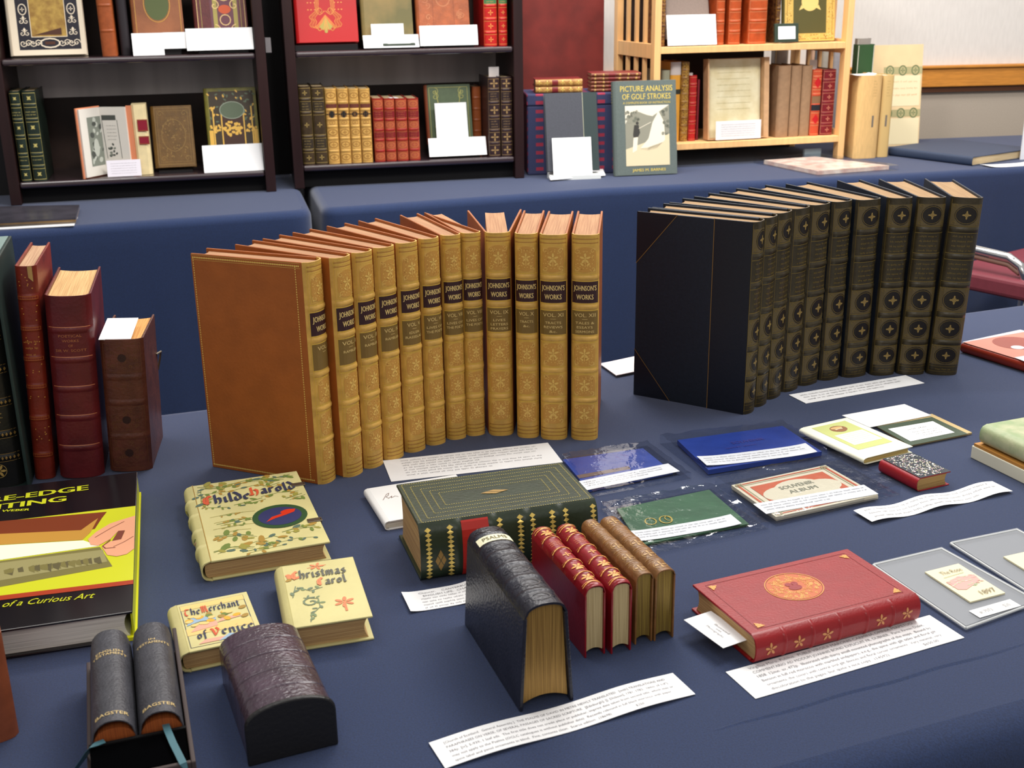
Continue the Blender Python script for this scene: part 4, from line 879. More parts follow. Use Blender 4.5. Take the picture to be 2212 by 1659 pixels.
# ---- right of the blond bookcase
RP = A(1842, 343); RC2 = Case((RP.x, RP.y), 12)
def plain_stand(x0, x1, yb, yt, back, cover, label, w=.1, group=None, bulge=.003):
    b = shelf_book(RC2, x0, x1, yb, yt, back, 0, cover, style=None, bands=0, lines=False, label=label, w=w, bulge=bulge, group=group, page=PGW); return b
cream_t = M('straw_cloth', (215, 175, 115), .6, var=.06, vscale=40, stretch=(6, 1, 1))
b1 = plain_stand(1842, 1893, 342, 163, 0, cream_t, 'wide straw-coloured spine standing right of the blond bookcase', .12, bulge=.01)
b2 = plain_stand(1894.5, 1918, 341, 163, .004, M('straw_paper', (205, 172, 112), .6), 'narrow straw-coloured spine beside the wider one, right of the blond bookcase', .12)
for b in (b1, b2):
    d = Deco(); t = b.t; x = t * .15 if b is b1 else 0; d.rect(x - .004, b.h * .38, x + .002, b.h * .52, 0, 2)
    for k in range(6): d.printed(x - .006, x + .006, b.h * (.93 - .035 * k), .003, rb, 1, 2)
    b.spine_deco(d, [F('grey_mark', (115, 105, 95), .6), F('tan_ink', (165, 135, 85), .6)], 'spine_lettering')
h_ = b1.h
o, fm = slip('loose_paper', RC2.w(RC2.uz(1842, 163, -.006)[0], -.004) , RC2.a, .078, .05, 'white paper lying on top of the two straw-coloured volumes', 'paper', z=h_ + .0008, curl=.004)
shelf_book(RC2, 1850, 1887, 150, 96, .13, 0, M('grass_green_cloth', (45, 78, 42), .6), style=None, bands=0, lines=False, w=.03, page=PGW, bulge=.002, label='green volume standing behind the straw-coloured spines')
shelf_book(RC2, 1850, 1880, 130, 83, .17, 0, M('stone_grey_cloth', (150, 142, 135), .6), style=None, bands=0, lines=False, w=.02, page=PGW, bulge=.002, label='stone-grey volume just showing above the green one')
BP0, BP1 = A(1885, 318), A(1984, 312); ba = math.atan2(BP1.y - BP0.y, BP1.x - BP0.x) * .0 + R(10)
BC = Case((BP0.x, BP0.y), 10); u1 = BC.uz(1984, 312, 0)[0]; hb = BC.uz(1930, 96, .03)[1]
bb = empty('decorated_board', flat(BP0 - BC.U * .03, BC.a) @ Matrix.Rotation(R(-5), 4, 'X'), 'tall buff board with two bands of round green ornaments leaning on the wall side', 'board')
cbox('board', (0, 0, 0), (u1 + .03, .01, hb), M('buff_board', (226, 198, 152), .6, var=.04, vscale=20), bb)
d = Deco(); wb = u1 + .03; X0 = wb * .3
for yy in (.75, .33):
    d.rect(X0, hb * (yy - .035), wb, hb * (yy + .035), 0)
    for k in range(3): d.ring(X0 + (wb - X0) * (.16 + k * .33), hb * yy, .012, .014, .0035, 1, 2); d.flower(X0 + (wb - X0) * (.16 + k * .33), hb * yy, .008, 1, 2)
d.rect(X0, hb * .4, wb * .97, hb * .7, 2)
for k, (n_, mi) in enumerate(((0, 3), (0, 3), (0, 4))): d.printed(X0 + .006, wb * .93, hb * (.64 - .065 * k), .007, rb, mi, 2)
d.rect(X0 * .2, hb * .02, wb * .98, hb * .28, 2)
d.build('printed_bands', [F('sage_band', (175, 165, 120), .6), F('moss_ink', (105, 120, 80), .6), F('pale_buff', (235, 220, 180), .6), F('tan_print', (205, 175, 125), .6), F('peach_print', (225, 165, 115), .6)], lambda x, y, e: (x, -e - .0002, y), bb)
# navy album lying on the far table
navy = M('navy_bookcloth', (46, 58, 80), .55, var=.05, vscale=300)
a0, a1, a2 = A(1916, 330), A(2105, 360), A(1918, 318)
al = A(2100, 358); ax = (A(2100, 359) - A(1919, 336)).normalized(); an = math.atan2(ax.y, ax.x)
L = (A(2100, 359) - A(1919, 336)).length; fx_ = A(1919, 336)
album = Book('album', lying(A(2100, 359), an + math.pi, .026), .026, .3, L, navy, PG, bulge=.003, label='large navy cloth album lying at the right end of the far table')
o, fm = slip('loose_paper', A(2140, 363), R(15), .16, .05, 'white sheet tucked under the right side of the navy album', 'paper', curl=.004)
# clear bag with a pale booklet
def plastic(name, tint, fac, rough, bump, bscale, edge=.32):
    m = bpy.data.materials.new(name); m.use_nodes = True; nt = m.node_tree; nt.nodes.remove(nt.nodes['Principled BSDF']); N = nt.nodes.new
    tr = N('ShaderNodeBsdfTransparent'); tr.inputs[0].default_value = lin(tint); gl = N('ShaderNodeBsdfGlossy'); gl.inputs['Roughness'].default_value = rough
    mx = N('ShaderNodeMixShader'); fr = N('ShaderNodeLayerWeight'); fr.inputs[0].default_value = .35
    mt = N('ShaderNodeMath'); mt.operation = 'MULTIPLY_ADD'; mt.inputs[1].default_value = edge; mt.inputs[2].default_value = fac
    tcn = N('ShaderNodeTexCoord'); ns = N('ShaderNodeTexNoise'); ns.inputs['Scale'].default_value = bscale; ns.inputs['Detail'].default_value = 3
    bp = N('ShaderNodeBump'); bp.inputs['Strength'].default_value = bump; bp.inputs['Distance'].default_value = .002
    L = nt.links.new; L(tcn.outputs['Object'], ns.inputs[0]); L(ns.outputs[0], bp.inputs['Height']); L(bp.outputs[0], gl.inputs['Normal']); L(bp.outputs[0], fr.inputs['Normal'])
    L(fr.outputs['Facing'], mt.inputs[0]); L(mt.outputs[0], mx.inputs[0]); L(tr.outputs[0], mx.inputs[1]); L(gl.outputs[0], mx.inputs[2]); L(mx.outputs[0], nt.nodes['Material Output'].inputs['Surface'])
    MATS[name] = m; return m
PL = plastic('clear_plastic', (247, 249, 252), .03, .10, .8, 70)
PLR = M('frosted_plastic', (168, 172, 178), .3, alpha=.52, spec=.6)  # clear plastic; its reflected light haze is painted in as grey body colour
def quadslab(name, pts, h0, th, m, label, cat, group=None, bevel=0, sub=0, rough=0.0, seed=0, parent=None):
    """thin sheet through four measured corners (ll, lr, ur, ul)"""
    P = [A(x, y, h0) for x, y in pts]; n = sub or 1; rnd = random.Random(seed); mb = MB(); 
    H = {}
    for j in range(n + 1):
        for i in range(n + 1):
            u, v = i / n, j / n; p = (P[0] * (1 - u) + P[1] * u) * (1 - v) + (P[3] * (1 - u) + P[2] * u) * v
            edge = min(u, v, 1 - u, 1 - v); z = rnd.uniform(0, rough) * (1.7 if edge < .09 else .8) if rough else 0
            mb.v.append((p.x, p.y, TZ + h0 + th + z))
    N = n + 1
    for j in range(n):
        for i in range(n): mb.f.append((j * N + i, j * N + i + 1, (j + 1) * N + i + 1, (j + 1) * N + i)); mb.m.append(0)
    o0 = len(mb.v)
    for p in P: mb.v.append((p.x, p.y, TZ + h0))
    mb.f.append((o0 + 3, o0 + 2, o0 + 1, o0)); mb.m.append(0)
    b_ = [0] + list(range(0)); e0 = [i for i in range(N)]; e1 = [j * N + n for j in range(N)]; e2 = [n * N + n - i for i in range(N)]; e3 = [(n - j) * N for j in range(N)]
    for k, e in enumerate((e0, e1, e2, e3)): mb.f.append(tuple([o0 + k, o0 + (k + 1) % 4] + e[::-1])); mb.m.append(0)
    c = sum(P, Vector()) / 4; mb.v = [(x - c.x, y - c.y, z - c.z) for x, y, z in mb.v]
    o = mb.build(name, m, parent, bevel=bevel, mtx=Matrix.Translation(c), smooth=bool(sub))
    if label: tag(o, label, cat, group)
    return o
quadslab('booklet', [(1766, 378), (1920, 366), (1760, 346), (1650, 354)], .001, .011, M('rosy_booklet', (205, 165, 150), .6, rgb2=(235, 218, 200), vscale=30), 'rosy picture booklet inside the clear bag on the far table', 'booklet')
quadslab('plastic_sleeve', [(1770, 382), (1941, 368), (1770, 342), (1627, 352)], .0003, .0135, PL, 'clear crinkled bag around a rosy booklet near the foot of the blond bookcase', 'sleeve', sub=8, rough=.0015)
# magazines at the far left
quadslab('backing_board', [(-70, 500), (160, 488), (168, 470), (-60, 480)], .0005, .002, CARD, 'white board under the pile of magazines at the left end of the far table', 'board')
for k, (dx, cm, lb) in enumerate(((0, (120, 105, 90), 'brown magazine lowest in the pile at the far left'), (2, (150, 120, 80), 'tan magazine in the middle of the pile at the far left'), (5, (62, 60, 68), 'dark glossy magazine topmost in the pile at the far left'))):
    quadslab('magazine', [(-60 + dx, 492 - k * 3), (164, 482 - k * 4), (172, 452 - k * 3), (-40, 456 - k * 3)], .003 + k * .0045, .0042, M('magazine_%d' % cm[0], cm, .2, var=.2, vscale=15), lb, 'magazine', 'magazines at the left end of the far table')
# chair between the tables
chrome = M('chrome', (225, 225, 225), .12, metal=1.0)
hs = -.21; CHP = A(2098, 588, hs)
cu = (A(2230, 614, hs) - CHP).normalized(); cv = V3(cu.y, -cu.x)
ch = empty('chair', mat4(-cu, -cv, V3(0, 0, 1), (CHP.x, CHP.y, 0)), 'chrome-framed chair with a maroon seat standing between the tables at the right', 'chair')
iv = ch.matrix_world.inverted(); can = math.atan2(cu.y, cu.x)
def cm_(mb, nm_, mt, **k): return mb.build(nm_, mt, ch, **k)
sz = TZ + hs
cm_(MB().box((-.34, 0, sz - .05), (.08, .40, sz)), 'seat', M('maroon_vinyl', (112, 46, 56), .6, var=.05, vscale=80), bevel=.012, seg=3)
P0c = CHP - (-cv) * .0; q0 = [iv @ OP(x, y, CHP + cv * -.03, can) for x, y in ((2000, 518), (2100, 537), (2180, 556), (2205, 575), (2213, 598))]
cm_(MB().tube([(v.x, v.y, v.z) for v in q0] + [(q0[-1].x, q0[-1].y, .02)], .011), 'frame', chrome, smooth=True)
q1 = [v + V3(0, 0, -.019) for v in q0[:4]]
cm_(MB().tube([(v.x, v.y, v.z) for v in q1], .007), 'back_rail', F('brown_strip', (120, 85, 72), .5), smooth=True)
for x in (-.30, .05): cm_(MB().tube([(x, .36, .01), (x, .36, sz - .051)], .011), 'leg', chrome, smooth=True)
sgn = cbox('sign_holder', (0, 0, 0), (.12, .004, .22), M('sign_card', (225, 225, 230), .4), mtx=flat(A(2204, 345), R(8))); tag(sgn, 'upright white sign at the right edge of the far table', 'sign')

# ------------------------------------------------------------------ fanned set of twelve tan calf volumes
calf = M('honey_calf_spine', (206, 161, 78), .42, var=.14, vscale=70, bump=.25); calfb = M('russet_calf_board', (158, 86, 32), .45, var=.07, vscale=45, bump=.2)
rosep = pages('rosy_pages', (182, 138, 100), (152, 108, 76))
toolg = F('rubbed_tooling', (222, 182, 95), .4); toold = F('dark_tooling', (160, 108, 42), .5); titlelab = F('aubergine_label', (52, 24, 28), .45); vollab = F('olive_label', (118, 92, 42), .5); labink = F('label_gilt', (225, 195, 125), .45)
JC = [(-.2, 1.158), (-.1735, 1.1745), (-.1535, 1.197), (-.133, 1.2195), (-.1105, 1.241), (-.088, 1.261), (-.065, 1.277), (-.043, 1.288), (-.0135, 1.2865), (.018, 1.278), (.048, 1.271), (.0835, 1.268)]
JA = [157, 146, 143, 138, 131, 125.5, 114, 111, 92, 85, 84, 84]
JT = [.029, .028, .027, .027, .027, .025, .024, .024, .029, .026, .031, .031]
VOLT = ['VOL. I', 'VOL. II', 'VOL. III', 'VOL. IV', 'VOL. V', 'VOL. VI', 'VOL. VII', 'VOL. VIII', 'VOL. IX', 'VOL. X', 'VOL. XI', 'VOL. XII']
SUB = [(), ('RAMBLER',), ('RAMBLER',), ('RAMBLER',), ('IDLER', 'RASSELAS'), ('LIVES OF', 'THE POETS'), ('LIVES OF', 'THE POETS'), ('LIVES OF', 'THE POETS'), ('LIVES', 'LETTERS', 'PRAYERS'), ('TRACTS', '&c.'), ('TRACTS', 'REVIEWS', '&c.'), ('TALES &', 'ESSAYS', 'SERMONS')]
JB = (.172, .313, .447, .60, .733)
for i in range(12):
    sp = (0, 0)
    if i == 7: sp = (0, R(-9))
    if i == 8: sp = (R(8), R(8))
    t = JT[i]; rnd = random.Random(100 + i)
    lab = ('tan calf volume showing its whole russet board, leftmost of the fanned twelve' if i == 0 else 'tan calf volume, %s in the fanned set of twelve' % ORD[i])
    b = Book('book', stand(JC[i], R(JA[i])), t, .140, .242, calfb, rosep, spine=calf, bulge=.006, bands=[.203, .352, .508, .661, .80], bandh=.0013, bt=.0026, splay=sp, label=lab, group='fanned set of tan calf volumes titled Johnson\'s Works', bandw=.0030)
    h = b.h; d = Deco(); W_ = t * .46
    for q in (.203, .352, .508, .661, .80):
        for s_ in (-.0155, .0155): d.rect(-W_, h * (q + s_) - .0005, W_, h * (q + s_) + .0005, 5)
    for k in range(6): d.rect(-W_, .003 + k * .0022, W_, .0037 + k * .0022, 1 if k % 2 else 5)
    for k in range(5): d.rect(-W_, h - .003 - k * .0022, W_, h - .0023 - k * .0022, 1 if k % 2 else 5)
    for (a, c) in ((.082, .185), (.223, .332), (.372, .488), (.824, .945)):
        zc = h * (a + c) / 2; hh = h * (c - a) / 2; W2 = W_ * .86
        d.frame(-W2, zc - hh, W2, zc + hh, .0003, 5, 1); d.poly([(W2 * .98 * (1 if abs(math.cos(q_)) > .5 else .8) * math.copysign(abs(math.cos(q_)) ** .6, math.cos(q_)), zc + hh * .96 * math.copysign(abs(math.sin(q_)) ** .6, math.sin(q_))) for q_ in [k * math.pi / 12 for k in range(24)]], 6, 1)
        for sx in (-1, 1):
            for sz in (-1, 1):
                d.scroll(sx * W2 * .68, zc + sz * hh * .68, W2 * .26, .0006, rnd.uniform(0, 6), .9, 0, 2, 1, 7); d.disc(sx * W2 * .85, zc + sz * hh * .8, .0007, None, 0, 2, 6)
        d.flower(0, zc + hh * .1, min(W2 * .5, hh * .5), 0, 3, 5, 1.57); d.line([(0, zc - hh * .5), (0, zc + hh * .1)], .0007, 0, 2)
        for sx in (-1, 1): d.disc(sx * W2 * .28, zc - hh * .35, W2 * .2, W2 * .08, 0, 3, 8, sx * .7)
        for k in range(18): d.disc(rnd.uniform(-W2, W2) * .85, zc + rnd.uniform(-hh, hh) * .85, .00055, None, 1 if k % 3 == 0 else 0, 2, 6)
        for k in range(14): a_ = k * 2 * math.pi / 14; d.disc(W2 * .72 * math.cos(a_), zc + hh * .66 * math.sin(a_), .0006, None, 0, 2, 6)
    for sx in (-1, 1): d.rect(sx * W_ - .00012, .003, sx * W_ + .00012, h - .003, 5, 1)
    mt_ = [toolg, toold, titlelab, vollab, labink, F('yellow_tooling', (212, 172, 70), .4), F('amber_ground', (194, 142, 64), .45)]
    b.spine_deco(d, mt_, 'gilt_pattern')
    d = Deco(); d.rect(-W_, h * .681, W_, h * .783, 2, 1); tl = b.spine_deco(d, mt_, 'title_label')
    d = Deco(); d.text("JOHNSON'S", 0, h * .753, h * .025, t * .80, 4, 3, bold=.0001); d.text('WORKS', 0, h * .711, h * .025, t * .6, 4, 3, bold=.0001); b.spine_deco(d, mt_, 'title_lettering', parent=tl)
    d = Deco(); d.rect(-W_, h * .528, W_, h * .643, 3, 1); vl = b.spine_deco(d, mt_, 'volume_label')
    d = Deco(); d.text(VOLT[i], 0, h * .624, h * .018, t * min(.75, .1 * len(VOLT[i]) + .02), 4, 3); d.rect(-t * .1, h * .603, t * .1, h * .6045, 4, 3)
    for k, sx in enumerate(SUB[i]): d.text(sx, 0, h * (.586 - .021 * k), h * .012, t * min(.8, .095 * len(sx)), 4, 3)
    b.spine_deco(d, mt_, 'volume_lettering', parent=vl)
    # gilt roll along the board edges
    d = Deco(); x1 = b.w - .003
    if i == 0:
        for k in range(60):
            x = .008 + (x1 - .008) * k / 59
            for z in (h - .004, .004): d.diamond(b.w - x, z, .0013, .0011, 0, 1)
        for k in range(90):
            z = .005 + (h - .01) * k / 89; d.diamond(b.w - .012, z, .0008, .0011, 0, 1); d.diamond(.003, z, .0008, .0011, 0, 1)
        d.rect(.001, h - .0065, b.w - .006, h - .0062, 0); d.rect(.001, h - .0015, b.w - .006, h - .0012, 0)
        b.back_deco(d, [toolg], 'gilt_border')

# ------------------------------------------------------------------ fanned set of ten dark volumes
blk = M('black_green_morocco', (58, 50, 32), .33, var=.22, vscale=70, bump=.25); navyb = M('midnight_cloth', (18, 27, 40), .55, var=.12, vscale=250, bump=.15); morb = M('midnight_morocco', (17, 22, 33), .4, bump=.15)
tanp2 = pages('straw_pages', (160, 130, 92), (132, 102, 70)); olive_g = F('olive_gilt', (120, 100, 45), .45); dimg = F('muted_gilt', (150, 125, 70), .4); brownf = F('brown_field', (94, 80, 50), .42)
KP = [(.284, 1.338), (.305, 1.362), (.325, 1.390), (.351, 1.418), (.379, 1.441), (.410, 1.463), (.443, 1.477), (.482, 1.482), (.518, 1.484), (.557, 1.483), (.598, 1.477)]
KA = [147, 146, 143, 136, 130, 124, 114, 100, 92, 84]
for i in range(10):
    p, q = Vector(KP[i]), Vector(KP[i + 1]); a = R(KA[i]); X = Vector((math.sin(a), -math.cos(a))); Y = Vector((math.cos(a), math.sin(a)))
    t = abs((q - p).dot(X)) - .0006 if i < 6 else (q - p).length - .001
    C = (p + q) / 2 + Y * .004
    b = Book('book', stand((C.x, C.y), a, .0005 if i > 6 else 0, lean=R((0,0,0,0,0,0,.0,.7,1.3,2.0)[i])), t, .150, .238, navyb, tanp2, spine=blk, bulge=.006, bands=[.19, .35, .52, .678, .826], bandh=.0014, bt=.0028,
             label=('dark volume showing its whole midnight-blue board, leftmost of the fanned ten' if i == 0 else 'dark gilt-tooled volume, %s in the fanned set of ten' % (ORD[i] if i < 8 else ORD[i + 2])), group='fanned set of dark half-leather volumes')
    h = b.h; d = Deco(); W_ = t * .46; rnd = random.Random(50 + i)
    for q_ in (.19, .35, .52, .678, .826):
        for s_ in (-.018, .018): d.rect(-W_, h * (q_ + s_) - .0004, W_, h * (q_ + s_) + .0004, 0)
    for (a0, c0) in ((.062, .170), (.212, .330), (.372, .50), (.848, .965)):
        zc = h * (a0 + c0) / 2; hh = h * (c0 - a0) / 2
        d.rect(-W_, zc - hh, W_, zc + hh, 2, 1); d.disc(0, zc, W_ * .78, hh * .92, 3, 2, 16); d.ring(0, zc, W_ * .72, hh * .8, .0005, 0, 3, 18)
        d.flower(0, zc, min(W_, hh) * .40, 1, 4, 4, 0); d.flower(0, zc, min(W_, hh) * .22, 1, 4, 4, .785)
        for sx in (-1, 1):
            for sz in (-1, 1): d.scroll(sx * W_ * .8, zc + sz * hh * .8, W_ * .18, .0005, 0, .8, 0, 3, 1, 6)
    for zc in (.597, .75):
        for k in range(4): d.printed(-W_ * .7, W_ * .7, h * (zc + .04 - .026 * k), h * .012, rnd, 0, 2)
    d.rect(-W_, h * .02, W_, h * .0215, 0); d.rect(-W_, h * .05, W_, h * .0515, 0); d.printed(-W_ * .6, W_ * .6, h * .035, h * .01, rnd, 0, 2)
    for sx in (-1, 1): d.rect(sx * W_ - .00012, .003, sx * W_ + .00012, h - .003, 0, 1)
    b.spine_deco(d, [olive_g, dimg, brownf, F('black_oval', (28, 22, 16), .4)], 'gilt_pattern')
    if i == 0:
        d = Deco(); w = b.w
        d.rect(w * .68, 0, w, h, 0, 1); d.poly([(0, h), (w * .36, h), (0, h * .73)], 0, 1); d.poly([(0, 0), (w * .34, 0), (0, h * .26)], 0, 1)
        d.line([(w * .68, 0), (w * .68, h)], .0009, 1, 2); d.line([(w * .36, h), (0, h * .73)], .0008, 1, 2); d.line([(w * .34, 0), (0, h * .26)], .0008, 1, 2)
        b.back_deco(d, [morb, F('bronze_fillet', (120, 92, 50), .4)], 'leather_corners')

# ------------------------------------------------------------------ left group of standing books
LA = R(98)
def left_book(pl, pr, ptop, cover, page, w, label, t=None, spine=None, bands=(), h=None, ang=LA, bulge=.005, lean=0, **k):
    P0, P1 = A(*pl), A(*pr); C = (P0 + P1) / 2; t = t or (P1 - P0).length
    if h is None:
        d = ray(*ptop); Q = P0; kk = Q.xy.length / Vector((d.x, d.y)).length; h = CAMH + d.z * kk
    b = Book('book', stand((C.x + math.cos(ang) * .005, C.y + math.sin(ang) * .005), ang, .0002 + t * .5 * abs(math.sin(lean)), lean=lean), t, w, h, cover, page, spine=spine, bands=bands, bulge=bulge, label=label, **k); return b
morred = M('brown_red_morocco', (118, 38, 24), .38, var=.25, vscale=30, bump=.3)
Pq = A(126, 1034); 
lb2 = left_book((130, 1035), (225, 1030), (90, 640), M('deep_red_morocco', (92, 26, 28), .36, var=.2, vscale=35, bump=.3), pages('biscuit_pages', (215, 175, 120), (180, 140, 90)), .135,
    'thick deep red morocco volume lettered in gilt, standing behind the yellow and black book', bands=(.17, .34, .5, .66, .82), ang=R(104), bulge=.008, lean=R(3), h=.203, t=.046)
t, h = lb2.t, lb2.h; d = Deco()
for k, s_ in enumerate(('POETICAL', 'WORKS', 'OF', 'SIR W. SCOTT')): d.text(s_, t * .0, h * (.79 - .026 * k), h * .014, t * (.5, .36, .1, .66)[k], 0, 2)
for q in (.17, .34, .5, .66, .82): d.rect(-t * .44, h * q + .003, t * .44, h * q + .0036, 0, 1)
lb2.spine_deco(d, [F('coppery_gilt', (175, 105, 62), .45)], 'spine_lettering')
lb1 = left_book((81, 1040), (112, 1036), (30, 568), morred, pages('fawn_pages', (195, 160, 125), (165, 125, 95)), .125, 'slim brown-red volume with worn gilt bands between the dark slipcase and the red volume', bands=(.12, .3, .45, .58, .72, .86), ang=R(104), bulge=.003, h=.236, t=.021, lean=R(3))
t, h = lb1.t, lb1.h; d = Deco(); rnd = random.Random(6)
for q in (.12, .3, .45, .58, .72, .86): d.rect(-t * .45, h * q - .002, t * .45, h * q + .002, 0, 1)
for k in range(40): d.disc(rnd.uniform(-t * .4, t * .4), h * rnd.choice((.22, .38, .52, .65, .79, .93)) + rnd.uniform(-.008, .008), .0007, None, 1, 2, 6)
for k in range(3): d.printed(-t * .3, t * .3, h * (.66 - .03 * k), h * .012, rnd, 1, 2)
d.poly([(t * .1, h), (t * .3, h), (t * .32, h * .93), (t * .12, h * .95)], 2, 3)
lb1.spine_deco(d, [F('rust_tooling', (150, 75, 35), .45), F('tawny_gilt', (190, 130, 60), .45), F('torn_label', (165, 130, 75), .6)], 'gilt_pattern')
embm = M('dark_brown_embossed', (88, 46, 32), .35, var=.25, vscale=60, bump=.5)
lb3 = left_book((237, 1024), (328, 1018), (212, 735), embm, pages('amber_pages', (220, 165, 95), (180, 125, 65)), .100, 'dark brown embossed volume with a white card on its top and a clasp', bands=(.27, .53, .72), ang=R(99), bulge=.004, bandh=.0008, t=.045, h=.151, lean=R(2.5))
t, h = lb3.t, lb3.h; d = Deco(); rnd = random.Random(16)
for (z0, z1) in ((.03, .26), (.3, .5), (.76, .97)):
    d.frame(-t * .42, h * z0, t * .42, h * z1, .0005, 0, 1)
    for k in range(26): d.scroll(rnd.uniform(-t * .34, t * .34), h * rnd.uniform(z0 + .02, z1 - .02), .0022, .0006, rnd.uniform(0, 6), 1, 0, 2, 1, 7)
    d.disc(0, h * (z0 + z1) / 2, t * .1, h * .03, 1, 3, 10)
d.printed(-t * .33, t * .3, h * .655, h * .016, rnd, 0, 2)
lb3.spine_deco(d, [F('brown_relief', (100, 60, 36), .4), F('dark_relief', (45, 20, 16), .4)], 'embossed_pattern')
mb = MB().tube([(t / 2, .090, h * .70), (t / 2 + .004, .101, h * .70), (t / 2 + .002, .106, h * .64), (t / 2 - .001, .104, h * .55)], .0012, 8); mb.build('clasp', F('pewter', (120, 110, 95), .35, metal=.8), lb3.root, smooth=True)
mk = cbox('description_card', (-.0205, 0, 0), (.0125, .062, .0008), CARD, mtx=lb3.M @ Matrix.Translation((-.002, -.002, h - .0005)) @ Matrix.Rotation(R(6), 4, 'X')); tag(mk, 'white card lying on top of the dark brown embossed volume', 'card')
# dark green slipcased books at the edge of the photograph
SCA = R(106); S0 = A(78, 1054); sh = .245
sX = V3(math.sin(SCA), -math.cos(SCA)); sO = S0 - sX * .110
sc = empty('slipcase', mat4(sX, V3(math.cos(SCA), math.sin(SCA)), V3(0, 0, 1), (sO.x, sO.y, TZ + .0002)), 'dark green slipcase standing at the left edge of the near table', 'slipcase')
dg = M('bottle_green_cloth', (32, 48, 44), .5, var=.1, vscale=80)
cbox('side_panel', (.1015, 0, 0), (.105, .15, sh), dg, sc, bevel=.001); cbox('side_panel', (0, 0, 0), (.0035, .15, sh), dg, sc, bevel=.001); cbox('top_panel', (.0035, 0, sh - .0035), (.1015, .15, sh), M('sea_green_paper', (120, 140, 135), .5), sc); cbox('back_panel', (.0035, .146, 0), (.1015, .15, sh - .0035), dg, sc); cbox('bottom_panel', (.0035, 0, 0), (.1015, .146, .003), dg, sc)
bbk = M('black_calf', (24, 24, 22), .35, var=.2, vscale=60, bump=.2)
for k in range(2):
    c_ = sO + sX * (.0275 + .0485 * k) + V3(math.cos(SCA), math.sin(SCA)) * .012
    b = Book('book', stand((c_.x, c_.y), SCA, .0034), .0475, .13, sh - .0085, bbk, PG, bulge=.008, bands=(.14, .25, .4, .55, .7, .85), label=['black gilt volume hidden at the left in the dark green slipcase', 'black gilt volume at the right inside the dark green slipcase'][k], group='black volumes in the green slipcase')
    d = Deco(); t, h = b.t, b.h; rnd = random.Random(k)
    for q in (.14, .25, .4, .55, .7, .85):
        d.rect(-t * .46, h * q - .0045, t * .46, h * q - .0040, 0); d.rect(-t * .46, h * q + .0040, t * .46, h * q + .0045, 0)
        for j in range(12): d.diamond(-t * .42 + t * .84 * j / 11, h * q, .0012, .0022, 0, 4)
    for z in (.08, .47, .78): d.flower(0, h * z, .007, 1, 2, 6); d.ring(0, h * z, .0075, .0075, .0005, 1, 2)
    for j in range(3): d.printed(-t * .25, t * .25, h * (.35 - .02 * j), h * .008, rnd, 1, 2)
    b.spine_deco(d, [DULLGOLD, F('antique_gilt', (170, 140, 75), .45)])

# ------------------------------------------------------------------ black and yellow book lying at the left
th = .026; ca_, cb_ = A(297, 1020, th), A(286, 1322, th); ax = (cb_ - ca_); fh = ax.length; up = math.atan2(-ax.y, -ax.x)
fw = .205; nrm = V3(math.cos(up - math.pi / 2), math.sin(up - math.pi / 2)); P = cb_ - nrm * fw
jack = M('glossy_black_jacket', (22, 18, 22), .18, spec=.6); yl = F('acid_yellow', (215, 215, 30), .3)
FB = Book('book', lying(P, up, th, .0006), th, fw, fh, jack, pages('grey_white_pages', (235, 232, 222), (200, 196, 188)), bulge=.004, label='large black and yellow jacketed book on edge painting, lying at the left', boardm=None, bt=.002, sq=.004)
cbox('jacket_flap', (-th / 2 - .0004, fw - .03, -.0002), (-th / 2 + .0026, fw + .0010, fh + .0002), yl, FB.root); cbox('jacket_flap', (-th / 2 + .0026, fw - .0022, .004), (th / 2 - .0022, fw - .0005, fh - .004), F('acid_yellow_shade', (205, 210, 35), .35), FB.root)
U2 = lambda x, y: FB.uv(x, y)
d = Deco(); W_, H_ = fw, fh
d.poly([U2(0, 1126), U2(291, 1094), U2(288, 1254), U2(0, 1296), (0, 0)] if 0 else [U2(-40, 1132), U2(293, 1093), U2(288, 1253), U2(-40, 1292)], 0, 1)      # yellow picture field
d.poly([U2(-40, 1292), U2(288, 1253), U2(288, 1262), U2(-40, 1302)], 1, 2)     # red rule
d.poly([U2(-40, 1130), U2(231, 1106), U2(220, 1120), U2(205, 1143), U2(180, 1148), U2(-40, 1160)], 2, 2)  # red book in the picture
d.poly([U2(-40, 1156), U2(175, 1146), U2(200, 1128), U2(212, 1120), U2(196, 1150), U2(178, 1167), U2(-40, 1180)], 3, 3)
d.poly([U2(-40, 1181), U2(180, 1168), U2(215, 1180), U2(-40, 1216)], 4, 3)      # white fore-edge leaves
d.poly([U2(-40, 1218), U2(216, 1182), U2(243, 1224), U2(-40, 1276)], 5, 2); d.poly([U2(-40, 1222), U2(222, 1188), U2(232, 1214), U2(-40, 1262)], 6, 3)
rr = random.Random(7)
for k in range(30):
    x = rr.uniform(0, 215); y0 = 1222 - (x * .13); d.poly([U2(x, y0 + 12), U2(x + rr.uniform(8, 22), y0 + 10 - 2), U2(x + 14, y0 + 12 + rr.uniform(4, 16)), U2(x + 2, y0 + 20)], rr.choice((5, 7)), 4)
d.line([U2(268, 1128), U2(240, 1142), U2(206, 1162)], .0008, 9, 6); d.line([U2(288, 1160), U2(268, 1172), U2(246, 1182)], .0008, 9, 6)
